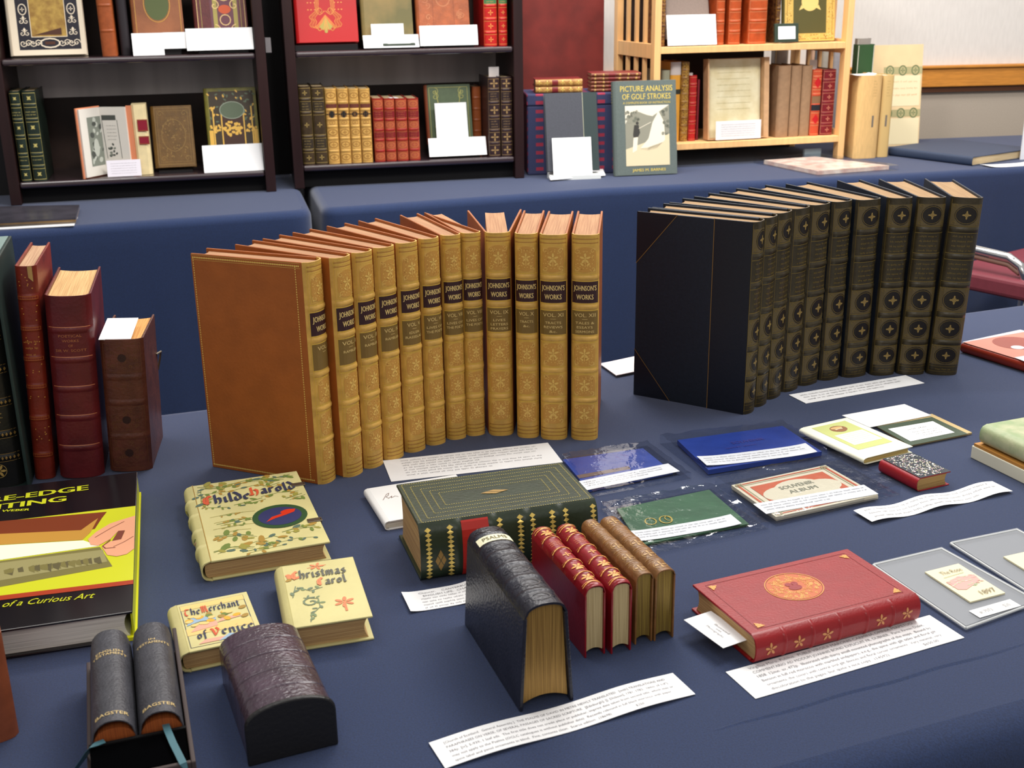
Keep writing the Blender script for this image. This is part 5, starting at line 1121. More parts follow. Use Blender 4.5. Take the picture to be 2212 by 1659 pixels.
# the hand holding the leaves
d.poly([U2(292, 1115), U2(262, 1124), U2(238, 1132), U2(208, 1150), U2(190, 1166), U2(196, 1178), U2(212, 1180), U2(238, 1166), U2(256, 1148), U2(270, 1148), U2(262, 1166), U2(240, 1170), U2(220, 1182), U2(232, 1200), U2(252, 1203), U2(274, 1198), U2(290, 1186)], 8, 5)
d.poly([U2(256, 1148), U2(270, 1147), U2(262, 1166), U2(242, 1170)], 9, 6); d.line([U2(238, 1168), U2(222, 1181), U2(228, 1186), U2(248, 1184)], .0012, 9, 6)
def ptext(s_, x0, y0, x1, y1, hpx, mi, sh=0, bold=0):
    a = Vector(U2(x0, y0)); b_ = Vector(U2(x1, y1)); L = (b_ - a).length; an = math.atan2(b_.y - a.y, b_.x - a.x) 
    e = Deco(); e.text(s_, 0, 0, hpx, L, 0, 2, 'l', sh, bold)
    for pts, m_, lay in e.p: d.poly([(a.x + x * math.cos(an) - y * math.sin(an), a.y + x * math.sin(an) + y * math.cos(an)) for x, y in pts], mi, 3)
ptext('FORE-EDGE', -98, 1091, 190, 1053, .0135, 0, 0, .0008); ptext('PAINTING', -125, 1111, 142, 1077, .0135, 0, 0, .0008); ptext('CARL J. WEBER', -60, 1108, 64, 1101, .005, 0, 0, .0002)
ptext('A Historical Survey of a Curious Art', -243, 1332, 202, 1286, .010, 0, .25)
FB.front_deco(d, [F('jacket_yellow', (200, 202, 42), .25), F('jacket_red', (165, 60, 35), .25), F('picture_red_book', (120, 55, 30), .3), F('picture_gold_edge', (190, 140, 60), .3), F('picture_leaves', (240, 236, 210), .3), F('picture_olive', (120, 112, 65), .3), F('picture_scene', (150, 142, 95), .3), F('picture_dark', (95, 88, 60), .3), F('picture_skin', (225, 160, 125), .35), F('picture_skin_shade', (120, 60, 45), .35)], 'jacket_print', step=.0001)

# brown volume cut by the left edge
BQ = V3(-.328, .700); 
Book('book', mat4(V3(1, 0, 0), V3(0, 1, 0), V3(0, 0, 1), (0, 0, 0)) if 0 else stand((-.3700, .7000), R(118), .0003), .034, .090, .082, M('sienna_leather', (130, 68, 42), .45, var=.15, vscale=50, bump=.2), PGD, bulge=.003, label='sienna brown volume cut off by the lower left edge of the near table')

# ------------------------------------------------------------------ three vellum books with painted covers
vel = M('painted_vellum', (206, 196, 136), .42, var=.06, vscale=25, bump=.12); velp = pages('russet_edges', (205, 170, 115), (160, 122, 80))
LEAF = [F('leaf_green', (108, 125, 55), .5), F('leaf_olive', (150, 142, 62), .5), F('leaf_blue', (84, 105, 90), .5), F('ink_blue', (45, 50, 75), .5), F('vermilion', (205, 85, 50), .5), F('petrol', (45, 52, 95), .4), F('forest', (40, 75, 40), .45), F('scarlet', (205, 50, 25), .35), F('ochre_leaf', (165, 130, 55), .5), F('pale_pink', (225, 165, 140), .5), F('sky', (150, 175, 195), .5)]
LEAFC = LEAF + [vel, F('soft_ink', (92, 92, 82), .5)]
T1 = .020; c = [A(445, 1214, T1), A(718, 1164, T1), A(640, 1015, T1), A(406, 1051, T1)]
up = c[3] - c[0]; CH_ = Book('book', lying(c[0] , math.atan2(up.y, up.x), T1), T1, (c[1] - c[0]).length - .003, (c[3] - c[0]).length, vel, velp, bulge=.005, bands=(.2, .4, .6, .8), bandh=.002, bt=.0022, label='largest painted vellum book, titled Childe Harold, with a red and blue oval')
w, h = CH_.w, CH_.h; d = Deco(); rnd = random.Random(21)
lf = [0, 1, 2, 8, 0]
for (pts_, sz_) in (([(.08, .96), (.3, .93), (.5, .96), (.72, .93), (.92, .96)], .013), ([(.62, .86), (.72, .84), (.8, .86)], .012), ([(.06, .86), (.12, .8), (.1, .7)], .010), ([(.35, .64), (.5, .66), (.6, .68)], .008), ([(.12, .28), (.3, .26), (.42, .22)], .014), ([(.08, .09), (.22, .12), (.36, .09)], .014), ([(.42, .1), (.52, .12)], .015), ([(.66, .2), (.8, .23), (.94, .22)], .012), ([(.16, .42), (.45, .44)], .008), ([(.8, .62), (.95, .66)], .012), ([(.3, .04), (.6, .07)], .009)):
    d.vine([(w * x, h * y) for x, y in pts_], .0009, rnd, lf, sz_ * 1.15, 0); d.vine([(w * x + .003, h * y - .004) for x, y in pts_], .0005, rnd, lf, sz_ * .8, 0)
d.vine([(w * .1, h * .93), (w * .3, h * .9), (w * .55, h * .95), (w * .9, h * .93)], .0006, rnd, lf, .009, 0); d.vine([(w * .1, h * .85), (w * .35, h * .84), (w * .6, h * .88), (w * .85, h * .9)], .0006, rnd, lf, .009, 0)
d.vine([(w * .1, h * .9), (w * .08, h * .75), (w * .1, h * .66), (w * .3, h * .62)], .0007, rnd, lf, .006, 0)
d.vine([(w * .6, h * .7), (w * .75, h * .72), (w * .93, h * .7)], .0006, rnd, [0, 8, 2], .009, 0); d.vine([(w * .78, h * .64), (w * .92, h * .62)], .0005, rnd, [8, 1], .007, 0)
for (y, x0, x1) in ((.52, .12, .5), (.44, .14, .46), (.36, .12, .5), (.3, .2, .42)):
    d.line([(w * x0, h * y), (w * (x0 + x1) / 2, h * (y + .015)), (w * x1, h * y)], .0005, 1); d.vine([(w * (x0 + .08), h * y), (w * (x1 - .1), h * (y + .01))], .0004, rnd, lf, .005, 0)
d.vine([(w * .12, h * .27), (w * .3, h * .24), (w * .38, h * .18)], .0006, rnd, lf, .009, 0); d.vine([(w * .08, h * .1), (w * .25, h * .12), (w * .4, h * .08)], .0006, rnd, lf, .010, 0)
d.vine([(w * .4, h * .13), (w * .58, h * .17), (w * .66, h * .12)], .0006, rnd, [2, 8, 2], .010, 0); d.vine([(w * .66, h * .2), (w * .8, h * .22), (w * .93, h * .2)], .0005, rnd, [0, 1], .009, 0); d.vine([(w * .5, h * .07), (w * .75, h * .1), (w * .9, h * .08)], .0005, rnd, [0, 2], .007, 0)
d.line([(w * .04, 0), (w * .04, h)], .0007, 8, 1)
d.black('Childe', w * .08, h * .695, h * .070, 3, 5, {0: 4}, sx=.84, wgt=.36); d.black('Harold.', w * .50, h * .735, h * .066, 3, 5, {0: 4, 6: 4}, sx=.82, wgt=.36)
d.disc(w * .69, h * .40, w * .235, h * .15, 6, 3, 32); d.disc(w * .69, h * .40, w * .185, h * .115, 5, 4, 32)
d.poly([(w * .56, h * .345), (w * .62, h * .40), (w * .7, h * .42), (w * .8, h * .465), (w * .84, h * .46), (w * .82, h * .425), (w * .72, h * .395), (w * .64, h * .375)], 7, 5); d.disc(w * .76, h * .445, w * .06, h * .022, 7, 5, 14, .3)
CH_.front_deco(d, LEAF, 'painted_cover')
d = Deco()
for k in range(10): d.disc(rnd.uniform(-.004, .004), h * rnd.uniform(.1, .95), .003, .0015, rnd.choice((0, 1, 4, 9)), 2, 8, rnd.uniform(0, 3))
CH_.spine_deco(d, LEAF, 'painted_spine')
for zz in (.28, .79):
    mb = MB().box((T1 / 2, w - .012, h * zz - .004), (T1 / 2 + .001, w + .002, h * zz + .004)); mb.box((T1 / 2 - .010, w, h * zz - .002), (T1 / 2 + .001, w + .0016, h * zz + .002)); mb.build('clasp', F('pewter', (120, 110, 95), .35, metal=.8), CH_.root, bevel=.0006)
T2 = .022; c = [A(624, 1358, T2), A(808, 1323, T2), A(757, 1192, T2), A(600, 1236, T2)]; up = (c[3] - c[0]).normalized(); angc = math.atan2(up.y, up.x)
CC = Book('book', lying(c[0], angc, T2), T2, (c[1] - c[0]).length - .002, (c[2] - c[1]).length * .96, vel, velp, bulge=.003, bt=.0018, label='plainer vellum book titled Christmas Carol with a vine and a small orange flower', splay=(0, R(0)))
w, h = CC.w, CC.h; d = Deco(); rnd = random.Random(31)
d.black('Christmas', w * .14, h * .735, h * .080, 12, 5, {0: 4}, sx=.76, wgt=.36); d.black('Carol', w * .44, h * .585, h * .074, 12, 5, {0: 4}, sx=.8, wgt=.36)
for k in range(8): d.disc(w * .17 + rnd.uniform(-.004, .004), h * .76 + rnd.uniform(-.004, .006), .003, .002, rnd.choice((4, 8)), 2, 8, rnd.uniform(0, 3))
d.flower(w * .5, h * .91, w * .1, 4, 2, 5); d.line([(w * .38, h * .9), (w * .62, h * .92)], .0006, 4); d.flower(w * .72, h * .27, w * .13, 4, 2, 6, .4); d.line([(w * .72, h * .27), (w * .72, h * .14)], .002, 4, 2)
d.vine([(w * .2, h * .6), (w * .35, h * .52), (w * .5, h * .55)], .0009, rnd, [2, 0, 2], .007, 2); d.vine([(w * .18, h * .62), (w * .12, h * .45)], .0009, rnd, [2], .007, 2)
d.scroll(w * .33, h * .34, w * .12, .0016, 1.2, 1.1, 2, 2); d.vine([(w * .25, h * .42), (w * .42, h * .38), (w * .42, h * .25), (w * .3, h * .15), (w * .27, h * .05)], .0009, rnd, [2, 0], .006, 2)
CC.front_deco(d, [F('carol_sage', (120, 135, 95), .5), LEAF[1], F('carol_green', (112, 125, 98), .5), LEAF[3], F('carol_orange', (222, 130, 88), .5)] + LEAF[5:] + [vel, F('soft_ink', (88, 85, 78), .5)], 'painted_cover')
T3 = .018; c = [A(397, 1411, T3), A(560, 1352, T3), A(527, 1264, T3), A(366, 1303, T3)]; up = ((c[3] - c[0]) + (c[2] - c[1])) / 2; 
MV = Book('book', lying(c[0], math.atan2(up.y, up.x), T3), T3, (c[2] - c[3]).length - .001, up.length, vel, velp, bulge=.004, bt=.0018, label='smallest vellum book, titled The Merchant of Venice, partly behind the domed leather box')
w, h = MV.w, MV.h; d = Deco(); rnd = random.Random(41)
d.frame(w * .1, h * .06, w * .93, h * .94, .0005, 3, 1); d.rect(w * .1, h * .84, w * .93, h * .94, 11, 1); d.rect(w * .1, h * .3, w * .93, h * .44, 11, 1)
d.black('The', w * .12, h * .71, h * .085, 3, 4, {0: 4}, sx=.75); d.black('Merchant', w * .34, h * .72, h * .085, 3, 4, {0: 4}, sx=.7)
d.black('of', w * .2, h * .2, h * .09, 3, 4, sx=.8); d.black('Venice', w * .38, h * .2, h * .1, 3, 4, {0: 4}, sx=.9)
d.poly([(w * .12, h * .5), (w * .3, h * .55), (w * .5, h * .52), (w * .5, h * .6), (w * .2, h * .66)], 10, 2); d.poly([(w * .15, h * .36), (w * .5, h * .4), (w * .5, h * .5), (w * .25, h * .48)], 9, 2); d.poly([(w * .5, h * .46), (w * .85, h * .5), (w * .6, h * .56)], 9, 2); d.poly([(w * .2, h * .1), (w * .5, h * .1), (w * .6, h * .16), (w * .3, h * .17)], 9, 2); d.poly([(w * .45, h * .09), (w * .8, h * .13), (w * .6, h * .2)], 10, 2)
for k in range(12): d.disc(w * rnd.uniform(.15, .88), h * rnd.uniform(.48, .68), .0035, .0025, rnd.choice((0, 12, 8, 12)), 3, 12, rnd.uniform(0, 3))
for k in range(10): d.disc(w * rnd.uniform(.15, .9), h * rnd.uniform(.48, .68), .003, .0022, 11, 4, 12)
MV.front_deco(d, LEAF + [F('peach_wash', (232, 195, 120), .5), F('amber', (215, 165, 45), .5)], 'painted_cover')

# ------------------------------------------------------------------ domed leather box
q0, q1 = A(541, 1657), A(728, 1628); da = R(22.5); X = V3(math.cos(da), math.sin(da)); Y = V3(-math.sin(da), math.cos(da)); DW = .0605; DL = .110; DS = .028; DH = .0435
dome = empty('domed_box', mat4(X, Y, V3(0, 0, 1), (q0.x, q0.y, TZ)), 'domed purple-black leather book box with crease lines across its rounded top', 'box')
dl = M('purple_black_hide', (66, 50, 62), .27, var=.25, vscale=40, bump=.8, bscale=330, coat=.3)
def arch(n, w, s_, hh, x0=0): return [(x0, 0), (w, 0)] + [(x0 + (w - x0) * (.5 + .5 * math.cos(math.pi * k / n)), s_ + (hh - s_) * math.sin(math.pi * k / n) ** .8) for k in range(n + 1)]
mb = MB(); n = 18; ys = [.004 + (DL - .004) * k / 190 for k in range(191)]; rings = []
cr = (.022, .045, .068, .090)
for y in ys:
    dip = max([math.exp(-((y - c_) / .0006) ** 2) for c_ in cr]) * .0007
    pr = arch(n, DW, DS, DH)
    rings.append([(x + (-dip if x > DW / 2 else dip) * (1 if zz > .002 else 0) * .6, y, max(0, zz - (dip if zz > .01 else 0))) for x, zz in pr])
m_ = len(rings[0])
for rg in rings: mb.v += rg
for j in range(len(rings) - 1):
    for k in range(m_): mb.f.append((j * m_ + k, j * m_ + (k + 1) % m_, (j + 1) * m_ + (k + 1) % m_, (j + 1) * m_ + k)); mb.m.append(0)
mb.f += [tuple(range(m_)), tuple((len(rings) - 1) * m_ + k for k in range(m_))[::-1]]; mb.m += [0, 0]
mb.build('case_body', dl, dome, smooth=True)
MB().prism(arch(n, DW + .0012, DS + .0006, DH + .0012, -.0012), 0, .0042, axis='y').build('end_cap', M('black_end_leather', (26, 25, 26), .4, bump=.3, bscale=300), dome, bevel=.0012)

# ------------------------------------------------------------------ tray with two small testaments
HT = .040; lipL, lipR = A(202, 1606, HT), A(393, 1569, HT); ta = R(19); X = V3(math.cos(ta), math.sin(ta)); Y = V3(-math.sin(ta), math.cos(ta)); 
TW = .061
tray = empty('tray_case', mat4(X, Y, V3(0, 0, 1), (lipL.x - X.x * .003, lipL.y - X.y * .003, TZ)), 'open black tray case holding two small grey-spined books', 'case')
bk = M('near_black_lining', (11, 10, 11), .85, spec=.2); gb_ = M('brown_grey_cloth', (66, 54, 52), .6)
cbox('tray_floor', (0, -.040, 0), (TW, .130, .002), bk, tray); cbox('side_wall', (-.003, -.042, 0), (0, .132, .024), gb_, tray, bevel=.0008); cbox('side_wall', (TW, -.042, 0), (TW + .003, .132, HT), gb_, tray, bevel=.0008); cbox('end_wall', (0, .129, 0), (TW, .132, .02), gb_, tray)
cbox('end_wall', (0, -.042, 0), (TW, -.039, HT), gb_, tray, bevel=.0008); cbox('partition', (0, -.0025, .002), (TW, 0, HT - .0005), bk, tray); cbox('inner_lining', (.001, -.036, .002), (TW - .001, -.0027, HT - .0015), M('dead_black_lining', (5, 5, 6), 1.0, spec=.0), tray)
gsp = M('grey_morocco', (62, 62, 68), .45, var=.18, vscale=60, bump=.6, bscale=500); ora = pages('orange_edges', (165, 85, 30), (125, 58, 22))
tw = TW / 2 - .0012
for k in range(2):
    P = lipL + X * (-.003 + tw / 2 + .0012 + k * (tw + .0006)) + Y * (.0015 + .0)
    b = Book('book', mat4(X, V3(0, 0, -1), Y, (P.x, P.y, TZ + .0022 + .038)), tw, .038, .121, gsp, ora, bulge=.013, bt=.0014, sq=.002, label=['small grey-spined testament lying spine up at the left in the tray', 'small grey-spined testament lying spine up at the right in the tray'][k], group='pair of small testaments in the tray')
    d = Deco(); h = b.h
    if k == 0: d.text('ENGLISH', 0, h * .745, h * .026, tw * .62, 0, 2); d.text('TESTAMENT', 0, h * .71, h * .026, tw * .78, 0, 2)
    else: d.text('IN', 0, h * .79, h * .02, tw * .15, 0, 2); d.text('TESTAMENTS', 0, h * .755, h * .026, tw * .76, 0, 2)
    d.text('BAGSTER', 0, h * .075, h * .03, tw * .7, 0, 2)
    b.spine_deco(d, [F('pale_gold_ink', (225, 195, 130), .4)], 'spine_lettering')
teal = F('teal_ribbon', (72, 112, 122), .4)
def ribbon(pts, w, label):
    mb = MB(); P = [Vector(p) for p in pts]
    for i, p in enumerate(P):
        t = (P[min(i + 1, len(P) - 1)] - P[max(i - 1, 0)]); q = V3(-t.y, t.x).normalized() * (w / 2); mb.v += [tuple(p - q), tuple(p + q), tuple(p + q + V3(0, 0, .0004)), tuple(p - q + V3(0, 0, .0004))]
    for i in range(len(P) - 1):
        for k in range(4): mb.f.append((i * 4 + k, i * 4 + (k + 1) % 4, (i + 1) * 4 + (k + 1) % 4, (i + 1) * 4 + k)); mb.m.append(0)
    mb.f += [(3, 2, 1, 0), tuple(len(mb.v) - 4 + k for k in range(4))]; mb.m += [0, 0]
    o = mb.build('ribbon', teal); tag(o, label, 'ribbon', 'teal pull ribbons of the tray'); return o
z_ = lambda x, y, h: (A(x, y, h).x, A(x, y, h).y, TZ + h)
ribbon([z_(357, 1562, .0408), z_(362, 1578, .0412), z_(374, 1606, .0408), z_(388, 1634, .0408), z_(396, 1650, .041), z_(402, 1668, .034), z_(408, 1700, .022)], .0046, 'teal ribbon trailing forward from the right-hand book in the tray')
ribbon([z_(226, 1601, .0408), z_(208, 1608, .0408), z_(197, 1612, .0412), z_(190, 1624, .034), z_(180, 1640, .022), z_(168, 1656, .008), z_(160, 1668, .0008)], .0046, 'teal ribbon hanging over the left wall of the tray')

# ------------------------------------------------------------------ green Canterbury volume and its neighbours
TG = .056; gL, gR, gN, gM = A(850, 1047, TG), A(1205, 997, TG), A(1288, 1079, TG), A(904, 1135, TG)
up = (gM - gN).normalized(); ua = math.atan2(up.y, up.x); gm = M('dark_green_goatskin', (40, 50, 34), .35, var=.12, vscale=60, bump=.15)
GB = Book('book', lying(gN + V3(-up.y, up.x) * 0, ua, TG), TG, .094, (gM - gN).length, gm, velp, bulge=.005, bands=(.222, .41, .60, .795), bandh=.002, bandw=.005, bt=.003, sq=.003, label='thick dark green gilt-ruled volume with a red spine label, lying flat')
w, h = GB.w, GB.h; d = Deco()
for k, g_ in enumerate((.004, .011, .019, .026, .033)):
    x0, x1, z0, z1 = g_, w - g_, g_, h - g_
    for (ax_, ay_, bx_, by_) in ((x0, z0, x1, z0), (x0, z1, x1, z1), (x0, z0, x0, z1), (x1, z0, x1, z1)):
        L = math.hypot(bx_ - ax_, by_ - ay_); n_ = int(L / .0022)
        for j in range(n_):
            t = (j + .5) / n_; d.diamond(ax_ + (bx_ - ax_) * t, ay_ + (by_ - ay_) * t, .0007, .0007, 0, 1)
d.diamond(w * .5, h * .5, .0045, .0135, 1, 2); d.line([(w * .5 - .0024, h * .5 - .0068), (w * .5 + .0024, h * .5 + .0068)], .0004, 2, 3)
GB.front_deco(d, [F('olive_rule', (165, 150, 75), .4), DULLGOLD, gm], 'gilt_rules')
d = Deco(); t = TG
for q in (.025, .185, .262, .375, .445, .56, .835, .955):
    for j in range(12): d.diamond(-t * .44 + t * .88 * (j + .5) / 12, h * q, t * .88 / 12 * .52, .0030, 0, 2)
GB.spine_deco(d, [GOLDB, F('red_label', (175, 38, 28), .35), DULLGOLD, gm], 'gilt_pattern'); d = Deco()
d.rect(-t * .47, h * .622, t * .47, h * .772, 1, 1)
for j in range(40): d.disc(-t * .45 + t * .9 * j / 39, h * .762, .0005, None, 0, 3, 5); d.disc(-t * .45 + t * .9 * j / 39, h * .755, .0004, None, 0, 3, 5)
GB.spine_deco(d, [GOLDB, MATS['red_label'], DULLGOLD, gm], 'title_label'); d = Deco()
d.diamond(-t * .12, h * .893, .0105, .0050, 2, 2); d.line([(-t * .12 - .0052, h * .893 - .0027), (-t * .12 + .0052, h * .893 + .0027)], .0005, 3, 3); d.line([(-t * .12 - .0052, h * .893 + .0027), (-t * .12 + .0052, h * .893 - .0027)], .0005, 3, 3)
GB.spine_deco(d, [GOLDB, MATS['red_label'], DULLGOLD, gm], 'gilt_lozenge')
WT = .010; a_ = A(787, 1056, WT); b_ = A(832, 1127, WT); upw = a_ - b_; uw = math.atan2(upw.y, upw.x)
wb_ = Book('book', lying(b_, uw, WT), WT, .10, upw.length, M('white_gloss_board', (238, 238, 236), .35), PGW, bulge=.001, bt=.0015, label='slim white book signed on its cover, half hidden behind the dark green volume')
d = Deco(); w, h = wb_.w, wb_.h
q = lambda x, y: wb_.uv(780 + x / 4.096, 940 + y / 4.096)
d.line([q(195, 575), q(225, 525), q(245, 515), q(240, 535), q(220, 548), q(245, 560), q(262, 548), q(272, 540), q(268, 556), q(285, 548), q(300, 540), q(330, 545)], .0005, 0, 2)
wb_.front_deco(d, [F('brown_ink', (120, 85, 70), .6)], 'signature')
# catalogue slips
sr = random.Random(77)
def prints(o, fm, w, d_, lines, x0=.08, x1=.95, hgt=.5, m=None, lay=1, y0=None, y1=None):
    d = Deco(); y1 = y1 if y1 is not None else d_ * .88; y0 = y0 if y0 is not None else d_ * .12; n = len(lines); pitch = (y1 - y0) / max(1, n - 1) if n > 1 else 0
    for k, s_ in enumerate(lines):
        y = y1 - pitch * k; xs = w * x0
        if s_ is None: d.printed(xs, w * x1, y, pitch * .5, sr, 0)
        elif isinstance(s_, float): d.printed(xs, w * s_, y, pitch * .5, sr, 0)
        else:
            f = s_[1]; d.text(s_[0], xs + w * (s_[2] if len(s_) > 2 else 0), y, pitch * hgt, w * f, 0, 1, 'l')
    d.build('printed_text', [m or INK], fm, o, strip=w / 28, step=.0001)
def dims(o): xs = [v.co.x for v in o.data.vertices]; ys_ = [v.co.y for v in o.data.vertices]; return max(xs), max(ys_)
def mkslip(c, lines, label, **k):
    kk = {q_: k.pop(q_) for q_ in ('x0', 'x1', 'hgt', 'm', 'y0', 'y1') if q_ in k}
    nm_ = k.pop('name', 'catalogue_slip'); ctg = k.pop('cat', 'paper slip'); h0 = k.pop('h', .0004)
    o, fm = corner_slip(nm_, c, h0, label, ctg, **k); w_, d_ = dims(o)
    for q_ in ('y0', 'y1'):
        if q_ in kk: kk[q_] *= d_
    if lines: prints(o, fm, w_, d_, lines, **kk)
    return o
mkslip([(845, 1041), (1216, 999), (823, 996)], [None, None, None, .55, None, None, .6], 'wide white printed slip lying in front of the fanned tan set', x0=.1, x1=.92, hgt=.5, y0=.2, y1=.88)
mkslip([(1741, 872), (1997, 828), (1711, 852)], [None, None, .7], 'narrow white printed slip lying in front of the fanned dark set', x0=.06, x1=.88, y0=.3, y1=.75)
mkslip([(1883, 1133), (2187, 1065), (1847, 1108)], [None, None, .8], 'wavy white printed slip below the small marbled book', wave=.0035, waven=2.4, seed=2.2, x0=.05, x1=.95, y0=.25, y1=.8)
Wd = (A(1502, 1501) - A(960, 1663)).length
mkslip([(962, 1662), (1502, 1501), (925, 1607)], [('[Church of Scotland.  General Assembly.]  THE PSALMS OF DAVID IN METRE NEWLY TRANSLATED.  [with] TRANSLATIONS AND', .90), ('PARAPHRASES ON VERSE, OF SEVERAL PASSAGES OF SACRED SCRIPTURE.  [Edinburgh]: [J. Dickson], 1781, 1782.  16mo. (4 1/4").', .90),
  ('384p. [iv], 5-939, 1 leaf ads.  The first title does not credit place or publisher, imprint data taken from second title, which may or', .905), ('may not apply to the Psalms (OCLC catalogues it without publisher data).  Recently rebound in full black morocco with paper', .88), ('spine label and panel ornaments in blind.  Fine, contents clean.  Scarce edition.  (18698)                     $250.', .75)],
  'long white printed slip about the psalms in the foreground', x0=.045, wave=.0022, waven=1.7, seed=1, hgt=.48, y0=.14, y1=.82)
mkslip([(1632, 1510), (2083, 1378), (1565, 1453)], [('Virgilius Maro, Publius.  PUBLII VIRGILII MARONIS CARMINA OMNIA PERPETUO', .80), ('COMMENTARIO AD MODUM JOANNIS BOND EXPLICUIT FR. DUBNER.  Paris: Firmin Didot,', .83), ('1858. 12mo. xv, 472p.  Illustrated with thirty small mounted photographs of the maps.  Bound by', .84),
  ('Benson in full red morocco with marbled endpapers, a.e.g., the spine with gilt titles and floral gilt', .84), ('ornaments, the covers with central oval gilt devices and floral corner ornaments.  Very minimal, very', .84), ('discoloration to the pages, but quite a nice copy.  (14592)                          $650.00', .80)],
  'long white printed slip under the front edge of the red gilt-medallion book', x0=.09, hgt=.55, y0=.14, y1=.9)
mkslip([(887, 1325), (1030, 1300), (865, 1284)], [('Chaucer.    CANTERBUR', .78), ('ENGLISH LIFE.  CHA', .68, .05), (None), None, None, None], 'white printed slip starting with Chaucer, partly under the tall blue-black psalter', x0=.24, x1=.98, hgt=.55, y0=.1, y1=.85, curl=.002)

# ------------------------------------------------------------------ psalter and the two pairs, standing spine up
P = A(1181, 1319, .076); P = V3(.0218, .7335); fa_ = R(109.5)
psm = M('blue_black_morocco', (32, 33, 44), .30, var=.2, vscale=50, bump=.5, bscale=420); goldp = pages('dull_gold_edges', (175, 138, 72), (120, 88, 42), True)
PS = Book('book', spine_up((P.x, P.y), fa_, .0797), .0335, .0797, .133, psm, goldp, bulge=.006, bands=(.16, .33, .5, .66, .78, .92), bandh=.0007, bandw=.003, bt=.0028, sq=.0035, splay=(R(3.2), R(3.6)), pagew=1.30, label='tall blue-black psalter standing on its fore edge with a cream label reading Psalms')
d = Deco(); t, h = PS.t, PS.h; d.rect(-t * .42, h * .805, t * .42, h * .885, 0, 2); d.text('PSALMS', 0, h * .847, h * .040, t * .60, 1, 4, bold=.0001)
PS.spine_deco(d, [F('cream_label', (235, 230, 195), .6), F('olive_ink', (118, 112, 78), .6)], 'spine_label')
d = Deco(); rnd = random.Random(12)
for z in (.08, .245, .415, .58, .72, .95):
    d.ring(0, h * z, t * .22, h * .035, .0006, 0, 2, 16)
    for sx in (-1, 1): d.scroll(sx * t * .3, h * z, t * .1, .0006, 0, 1, 0, 2, 1, 8)
PS.spine_deco(d, [M('polished_blind_tooling', (44, 44, 54), .15, spec=.9)], 'blind_pattern')
redm = M('cherry_morocco', (138, 20, 30), .3, var=.1, vscale=60, bump=.15, coat=.3); rg = F('peach_gold', (235, 165, 85), .35)
def su(P, t, w, L, cover, page, label, group, bands, **k): return Book('book', spine_up(P, R(110.5), w), t, w, L, cover, page, bands=bands, label=label, group=group, bt=.0016, sq=.0022, **k)
for i, (px, py) in enumerate(((.0622, .8005), (.0832, .8055))):
    b = su((px, py), .0178, .0585, .112, redm, pages('cream_deckle', (205, 185, 140), (160, 138, 95)), ['cherry red gilt book standing spine up next to the psalter', 'cherry red gilt book standing spine up next to the two brown ones'][i], 'pair of cherry red books standing spine up', (.03, .2, .4, .6, .8, .97), bulge=.004, bandh=.0009, bandw=.002)
    d = Deco(); t, h = b.t, b.h
    for q in (.06, .2, .4, .6, .8, .95): d.line([(-t * .42, h * q - .0012), (0, h * q + .0006), (t * .42, h * q - .0012)], .0011, 0, 4); d.line([(-t * .42, h * q + .0012), (t * .42, h * q + .0012)], .0005, 0, 4)
    for q in (.13, .3, .5, .88):
        if q == .5: d.flower(0, h * q, t * .2, 0, 4); continue
        d.flower(0, h * q, t * .3, 0, 4, 6); d.disc(0, h * q - .003, t * .12, .0015, 0, 4)
    for k in range(3): d.printed(-t * .3, t * .3, h * (.72 - .025 * k), .0011, rnd, 0, 4)
    b.spine_deco(d, [rg])
brm = M('nut_brown_calf', (125, 85, 45), .36, var=.2, vscale=60, bump=.5, bscale=300); gp2 = pages('old_gold_edges', (165, 140, 60), (100, 72, 38), True)
for i, (px, py, t_) in enumerate(((.1025, .8185, .0158), (.1195, .8238, .0178))):
    b = su((px, py), t_, .0605, .106, brm, gp2, ['nut-brown book standing spine up beside the cherry red pair', 'nut-brown book standing spine up, outermost at the right of the row'][i], 'pair of nut-brown books standing spine up', (.18, .38, .58, .8), bulge=.0025, bandh=.0007, bandw=.002)
    d = Deco(); t, h = b.t, b.h
    for q in (.18, .38, .58, .8): d.rect(-t * .42, h * q + .0024, t * .42, h * q + .0027, 0, 2); d.rect(-t * .42, h * q - .0027, t * .42, h * q - .0024, 0, 2)
    for q in (.09, .28, .48, .9): d.flower(0, h * q, t * .28, 0, 2, 4); d.ring(0, h * q, t * .32, h * .05, .0004, 0, 2, 12)
    for k in range(3): d.printed(-t * .3, t * .3, h * (.72 - .03 * k), .0012, rnd, 0, 2)
    b.spine_deco(d, [F('bronze_tool', (185, 145, 90), .35)])

# ------------------------------------------------------------------ red book with gilt medallion
TR = .0245; rA, rB, rC, rD = A(1487, 1248, TR), A(1820, 1174, TR), A(1982, 1285, TR), A(1622, 1377, TR)
up = (rD - rC); ur = math.atan2(up.y, up.x); 
VB = Book('book', lying(rC - V3(math.cos(ur), math.sin(ur)) * .001, ur, TR), TR, .091, up.length - .002, M('cardinal_morocco', (142, 14, 20), .40, var=.06, vscale=60, bump=.2, bscale=500, coat=.15), velp, bulge=.004, bands=(.17, .335, .5, .665, .83), bandh=.0010, bandw=.0018, bt=.0022, sq=.0025, label='cardinal red book with a round gilt medallion on its cover')
w, h = VB.w, VB.h; d = Deco(); rnd = random.Random(2)
d.frame(w * .09, h * .055, w * .93, h * .945, .0006, 1, 1)
cx, cy = w * .58, h * .53; r_ = .0225
d.ring(cx, cy, r_, r_ * 1.1, .0008, 0, 2, 40); d.disc(cx, cy, r_ * .95, r_ * 1.05, 2, 1, 40); 
